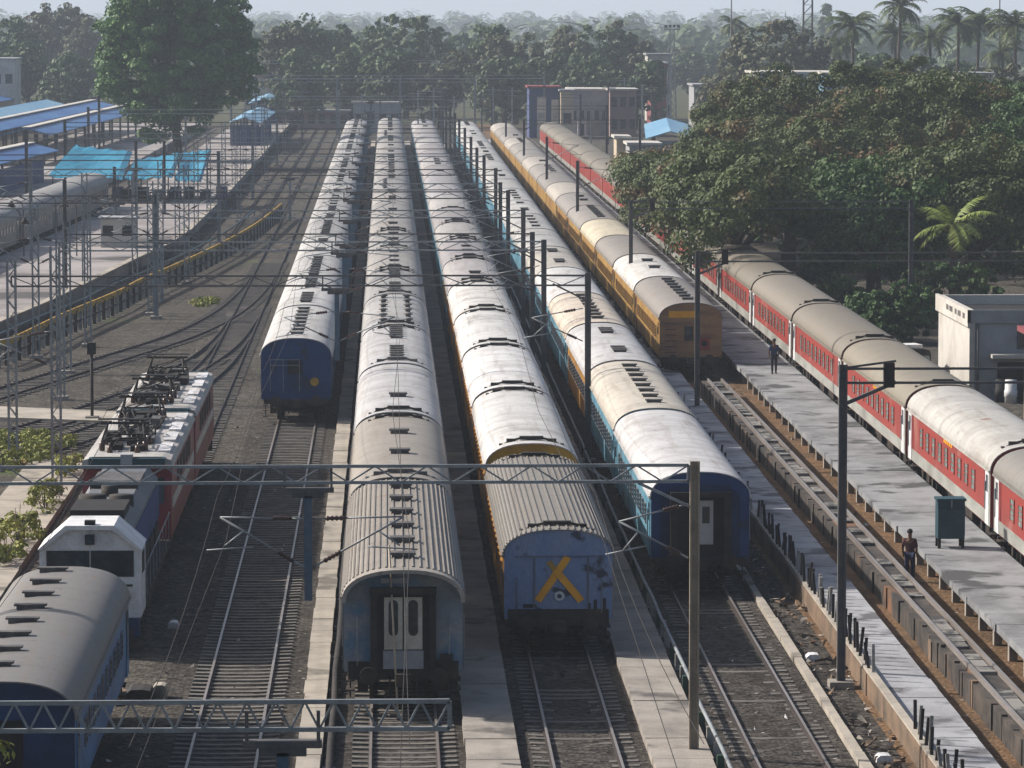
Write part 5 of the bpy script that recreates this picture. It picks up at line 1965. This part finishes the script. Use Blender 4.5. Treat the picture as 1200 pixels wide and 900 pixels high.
roof_shed('long blue platform roof nearest the big tree, with a pale ridge', -43.0, 500, -38.6, 640, 6.0, 3.6, 'blue_roof', SG)
roof_shed('long blue platform roof, second from the big tree', -51.0, 500, -45.8, 655, 6.5, 3.7, 'blue_roof', SG)
roof_shed('light blue platform roof, third from the big tree', -59.5, 500, -53.8, 665, 6.0, 3.6, 'blue_roof_light', SG, False)
roof_shed('dark blue platform roof along the left picture edge', -70, 560, -66, 700, 8, 3.8, 'blue_roof', SG, False)
roof_shed('low dark blue shed with a light roof edge at the left picture edge', -42.2, 415, -39.2, 462, 6.2, 3.0, 'blue_roof', SG, True, 'wall_blue')
b_ = roof_shed('small light blue shelter right of the big platform tree', px_x(292, 590), 575, px_x(307, 640), 640, 4.6, 3.0, 'blue_roof_light', SG, False, 'wall_blue')
roof_shed('far light blue shelter near the end of the platform', px_x(313, 700), 690, px_x(318, 740), 735, 5.2, 3.2, 'blue_roof_light', SG, False, 'wall_blue')

# far buildings
def building(label, px0, px1, py_top, y, depth, wall, roof, group='buildings beyond the end of the yard', storeys=1, wins=3, glassm='glass', over=.3, slope=0.0):
    x0, x1 = px_x(px0, y), px_x(px1, y)
    h = px_z(py_top, y)
    t = thing('far_building', label, 'building', (x0, y, -.1), 0, group)
    w = x1 - x0
    b = MB()
    b.box(0, w, 0, depth, 0, h - .3, wall)
    b.build('wall', None, t)
    b = MB()
    b.prism([(-over, h - .3), (w + over, h - .3), (w + over, h - .05 + slope), (-over, h)], -over, depth + over, roof)
    b.build('roof', None, t)
    for s in range(storeys):
        z0 = (h - .6) * (s + .35) / storeys
        for k in range(wins):
            cx = w * (k + .5) / wins
            b = MB()
            ww, hh = min(.7, w / wins * .3), min(.75, (h / storeys) * .25)
            b.box(cx - ww, cx + ww, -.03, .02, z0, z0 + hh * 2, glassm)
            b.box(cx - ww - .12, cx + ww + .12, -.05, .01, z0 - .16, z0 - .02, 'concrete')
            b.build('window', None, t)
    return t
building('long grey shed with a pale roof edge right of the blue and cream building', 668, 712, 103, 655, 12, 'wall_grey', 'wall_white', wins=5)
building('pinkish two-storey block behind the red train far end', 714, 745, 103, 648, 10, 'wall_pink', 'wall_white', storeys=2, wins=3)
building('dark red building with a white upper storey left of the floodlight tower', 762, 780, 72, 720, 12, 'wall_red', 'wall_white', storeys=3, wins=2)
building('white upper block behind the dark red building', 758, 786, 62, 740, 8, 'wall_white', 'wall_grey', storeys=3, wins=2)
building('low pale building right of the floodlight tower', 812, 842, 98, 700, 12, 'wall_grey', 'wall_grey', storeys=2, wins=3)
building('long low white building in front of the domed dark tree', 884, 985, 83, 560, 14, 'wall_grey', 'wall_white', storeys=2, wins=8)
building('small bluish building at the right end of the long white one', 964, 976, 84, 548, 8, 'blue_roof_light', 'wall_white', storeys=2, wins=1)
building('white building at the left picture edge among trees', -20, 21, 67, 700, 12, 'wall_white', 'wall_grey', storeys=2, wins=3)
building('low white building between the palms and the grove', 1122, 1160, 84, 480, 8, 'wall_white', 'wall_grey', storeys=2, wins=4)
building('cream hut with a dark side at the foot of the blue tarpaulin shed', 722, 736, 158, 470, 6, 'wall_cream', 'wall_white', wins=1)
building('low grey hut beside the red train, under the blue roof', 737, 772, 166, 462, 8, 'wall_grey', 'wall_white', wins=2)
building('pale low wall building behind the beige-door train', 415, 470, 118, 668, 6, 'wall_grey', 'wall_white', wins=4)
building('white hut behind the far blue shelters', 288, 322, 88, 760, 8, 'wall_white', 'wall_pink', wins=3)
building('low brown building across the end of the platform tracks', 335, 410, 128, 690, 6, 'wall_pink', 'wall_grey', wins=6)
t = building('blue and cream portal building at the head of the yellow train tracks', 620, 655, 100, 640, 10, 'wall_blue', 'wall_red', wins=0)
w = px_x(655, 640) - px_x(620, 640)
for k, (a, c) in enumerate(((.26, .56), (.74, .98))):
    b = MB()
    b.box(w * a, w * c, -.12, -.0, 0, 6.3 if k == 0 else 5.9, 'wall_white')
    b.box(w * a + .2, w * c - .2, -.16, -.1, 3.0, 3.9, 'wall_grey')
    b.build('door', None, t)
t = building('narrow cream building right of the blue and cream portal', 657, 672, 104, 636, 8, 'wall_cream', 'wall_grey', wins=1)
t = roof_shed('bright blue roof beyond the orange train, left of the dark grove', px_x(778, 480), 470, px_x(786, 520), 530, 5.6, 4.0, 'blue_roof_light', 'small roofs beyond the red train', False, 'wall_grey')

# floodlight towers, lattice tower, aerials
def flood_tower(px, py_top, y, label):
    h = px_z(py_top, y)
    t = thing('floodlight_tower', label, 'floodlight tower', (px_x(px, y), y, -.1), 0, 'floodlight towers')
    b = MB()
    for s in (-1, 1):
        for q in (-1, 1):
            b.bar((s * .8, q * .8, 0), (s * .35, q * .35, h), .12, .12, 'steel')
    for k in range(14):
        z0, z1 = h * k / 14, h * (k + 1) / 14
        w0, w1 = .8 - .45 * k / 14, .8 - .45 * (k + 1) / 14
        for q in (-1, 1):
            b.bar((-w0, q * w0, z0), (w1, q * w1, z1), .06, .06, 'steel')
            b.bar((w0, q * w0, z0), (-w1, q * w1, z1), .06, .06, 'steel')
    b.build('lattice', None, t)
    b = MB()
    b.box(-1.3, 1.3, -.5, .5, h, h + .15, 'steel_dark')
    for s in (-1, 1):
        b.box(s * 1.25 - .04, s * 1.25 + .04, -.5, .5, h, h + .8, 'steel_dark')
    b.build('platform', None, t)
    for k in range(4):
        b = MB()
        b.box(-.22, .22, -.18, .12, -.2, .25, 'steel_dark')
        b.build('floodlight', None, t, (-1.0 + k * .67, -.5, h + .55))
    return t
flood_tower(786, 34, 700, 'pale lattice floodlight tower left of the hazy valley')
flood_tower(462, 70, 720, 'floodlight tower rising behind the beige-door train')
t = thing('lattice_tower', 'red-brown lattice mast behind the domed dark tree, cut by the picture top', 'lattice tower', (px_x(944, 640), 640, -.1))
b = MB()
for s in (-1, 1):
    for q in (-1, 1):
        b.bar((s * .75, q * .75, 0), (s * .65, q * .65, 26), .14, .14, 'steel_dark')
for k in range(18):
    for q in (-1, 1):
        b.bar((-.7, q * .7, k * 1.45), (.7, q * .7, (k + 1) * 1.45), .07, .07, 'steel_dark')
        b.bar((-.7, q * .7, k * 1.45), (.7, q * .7, k * 1.45), .07, .07, 'steel_dark')
b.build('lattice', None, t)
for i, (px, py, y, lab) in enumerate(((855, -10, 700, 'thin dark pole rising at the left flank of the domed tree'), (1167, -10, 640, 'thin dark pole between the twin palms and the edge palm'), (918, 12, 1500, 'faint thin aerial above the domed tree'))):
    h = px_z(py, y)
    b = MB()
    b.tube([(0, 0, 0), (0, 0, h)], [.16, .10], 8, 'steel_dark')
    b.box(-.3, .3, -.3, .3, -.1, .4, 'concrete')
    tag(b.build('pole', None, None, (px_x(px, y), y, -.1)), lab, 'pole')
# hazy spire-shaped tree between dome and palms
far_tree(969, 3, 1300, 9, 1, 'faint spire-shaped tree between the domed tree and the palms')

# small station masts clustered at the end of the trains
rr = random.Random(11)
k = 0
for px in (352, 398, 424, 448, 489, 505, 520, 536, 548, 562, 578, 602, 626, 664, 690, 713, 735, 752, 766):
    y = rr.uniform(560, 680)
    h = rr.uniform(6.5, 9.0)
    x = px_x(px + rr.uniform(-4, 4), y)
    t = thing('line_post', f"grey line post, {ORD[k]} from the left in the cluster at the end of the yard", 'mast', (x, y, 0), 0, 'line posts at the end of the yard')
    b = MB()
    b.bar((0, 0, -.14), (0, 0, h), .22, .22, 'steel' if k % 3 else 'steel_dark')
    b.build('post', None, t)
    b = MB()
    b.bar((-.9 - (k % 3) * .5, 0, h - .5), (1.1, 0, h - .5), .10, .10, 'steel')
    b.bar((-.6, 0, h - 1.2), (.8, 0, h - 1.2), .08, .08, 'steel')
    b.build('crossarm', None, t)
    k += 1
for i, (y, x0, x1, z) in enumerate(((640, -20, 24, 9.6), (668, -30, 14, 8.6), (700, -26, 30, 11.2))):
    t = thing('overhead_portal', ['far gantry across the ends of the trains, lower one', 'far gantry across the left yard throat', 'farthest and highest gantry beyond the trains'][i], 'overhead portal', (0, y, 0), 0, PG)
    for x in (x0, (x0 + x1) / 2, x1):
        mast('mast', t, x, 0, z, 'steel', False, .3)
    b = MB()
    truss(b, (x0, 0, z - .1), (x1, 0, z - .1), .5, .10, 20, 'steel', True)
    b.build('beam', None, t)

# white-clad signal box figure spot: small white relay hut near the far red train
q = at(682, 158)
t = thing('relay_hut', 'small white relay box between the orange and red trains far off', 'relay box', (q.x, q.y, -.12))
b = MB()
b.box(-.7, .7, 0, 1.2, 0, 2.3, 'white')
b.build('wall', None, t)
b = MB()
b.box(-.85, .85, -.15, 1.35, 2.3, 2.45, 'wall_grey')
b.build('roof', None, t)
b = MB()
b.box(-.35, .35, -.03, .01, 0, 1.8, 'black')
b.build('door', None, t)

# thin pale pole leaning on the beige doors
b = MB()
b.tube([(.25, 112.3, -.05), (.02, 112.72, 4.6)], .03, 6, 'wall_cream')
tag(b.build('pole'), 'thin pale pole leaning against the beige end doors', 'pole')

# ------------------------------------------------------------------ people
def person(label, loc, rz, shirt, pants, seed, stride=.16):
    """joints joined to one skin, hair and clothes as children"""
    t = thing('person', label, 'person', loc, rz)
    J = {'pelvis': (0, 0, .93), 'waist': (0, .0, 1.08), 'chest': (0, -.01, 1.30), 'neck': (0, 0, 1.46), 'head0': (0, .01, 1.54), 'head': (0, .0, 1.66),
         'shL': (-.18, 0, 1.40), 'elL': (-.24, .05, 1.13), 'haL': (-.22, -.08, .90), 'fgL': (-.21, -.11, .80),
         'shR': (.18, 0, 1.40), 'elR': (.25, .03, 1.13), 'haR': (.24, -.06, .89), 'fgR': (.23, -.09, .79),
         'hiL': (-.09, 0, .90), 'knL': (-.10, -stride * .6, .50), 'anL': (-.10, -stride * .4, .09), 'toL': (-.11, -stride * .4 - .17, .035),
         'hiR': (.09, 0, .90), 'knR': (.10, stride * .15, .49), 'anR': (.10, stride, .10), 'toR': (.11, stride - .15, .035)}
    E = [('pelvis', 'waist'), ('waist', 'chest'), ('chest', 'neck'), ('neck', 'head0'), ('head0', 'head'), ('chest', 'shL'), ('shL', 'elL'), ('elL', 'haL'), ('haL', 'fgL'),
         ('chest', 'shR'), ('shR', 'elR'), ('elR', 'haR'), ('haR', 'fgR'), ('pelvis', 'hiL'), ('hiL', 'knL'), ('knL', 'anL'), ('anL', 'toL'), ('pelvis', 'hiR'), ('hiR', 'knR'), ('knR', 'anR'), ('anR', 'toR')]
    RD = dict(pelvis=(.16, .11), waist=(.145, .10), chest=(.17, .115), neck=(.058, .058), head0=(.075, .085), head=(.085, .10), shL=.062, elL=.043, haL=.03, fgL=.022, shR=.062, elR=.043, haR=.03, fgR=.022,
              hiL=.095, knL=.062, anL=.042, toL=.035, hiR=.095, knR=.062, anR=.042, toR=.035)
    def skin(name, keys, grow, mat, parent):
        keys = list(keys)
        me = bpy.data.meshes.new(name)
        me.from_pydata([J[k] for k in keys], [(keys.index(a), keys.index(c)) for a, c in E if a in keys and c in keys], [])
        o = link(name, me, parent)
        md = o.modifiers.new('skin', 'SKIN')
        for i, k in enumerate(keys):
            r = RD[k]
            r = r if isinstance(r, tuple) else (r, r)
            me.skin_vertices[0].data[i].radius = (r[0] + grow, r[1] + grow)
            me.skin_vertices[0].data[i].use_root = (i == 0)
        sb = o.modifiers.new('smooth', 'SUBSURF')
        sb.levels = sb.render_levels = 2
        dg = bpy.context.evaluated_depsgraph_get()
        ev = bpy.data.meshes.new_from_object(o.evaluated_get(dg))
        o.modifiers.clear()
        o.data = ev
        ev.materials.clear()
        ev.materials.append(M[mat])
        for p_ in ev.polygons:
            p_.use_smooth = True
            p_.material_index = 0
        return o
    body = skin('body', J.keys(), 0, 'skin', t)
    skin('shirt', ['waist', 'chest', 'pelvis', 'shL', 'elL', 'shR', 'elR'], .018, shirt, t)
    skin('trousers', ['pelvis', 'hiL', 'knL', 'anL', 'hiR', 'knR', 'anR'], .016, pants, t)
    b = MB()
    for s in (-1, 1):
        an, to = J['anL' if s < 0 else 'anR'], J['toL' if s < 0 else 'toR']
        b.tube([(an[0], an[1] + .06, .05), (an[0], an[1] - .05, .055), (to[0], to[1] - .03, .045)], [.05, .055, .04], 8, 'black')
    b.build('shoe', None, t)
    b = MB()
    b.tube([(0, .03, 1.64), (0, .025, 1.70), (0, .02, 1.76), (0, .015, 1.785)], [.088, .100, .082, .03], 12, 'hair')
    b.build('hair', None, t)
    return t
q = at(907, 438, .84)
person('person in a blue shirt and dark trousers walking away along the grey platform', (q.x, q.y, .85), R(180), 'cloth_blue', 'cloth_dark', 1)
q = at(1066, 681, -.1)
person('person in maroon shirt and navy trousers standing on the brown earth by the platform', (q.x, q.y, -.1), R(160), 'cloth_maroon', 'cloth_navy', 2, .08)

# ------------------------------------------------------------------ haze
hb = MB()
hb.box(-3500, 3500, -40, 13000, -1.5, 62)
hz = hb.build('haze')
hz.data.materials.clear()
hm = bpy.data.materials.new("haze_air")
hm.use_nodes = True
hn = hm.node_tree
hn.nodes.remove(hn.nodes["Principled BSDF"])
pv = hn.nodes.new("ShaderNodeVolumePrincipled")
pv.inputs["Color"].default_value = (.74, .85, 1.0, 1)
pv.inputs["Density"].default_value = .00020
pv.inputs["Anisotropy"].default_value = .0
hn.links.new(pv.outputs[0], hn.nodes["Material Output"].inputs["Volume"])
hz.data.materials.append(hm)
stuff(hz, 'thin morning haze over the yard', 'haze')
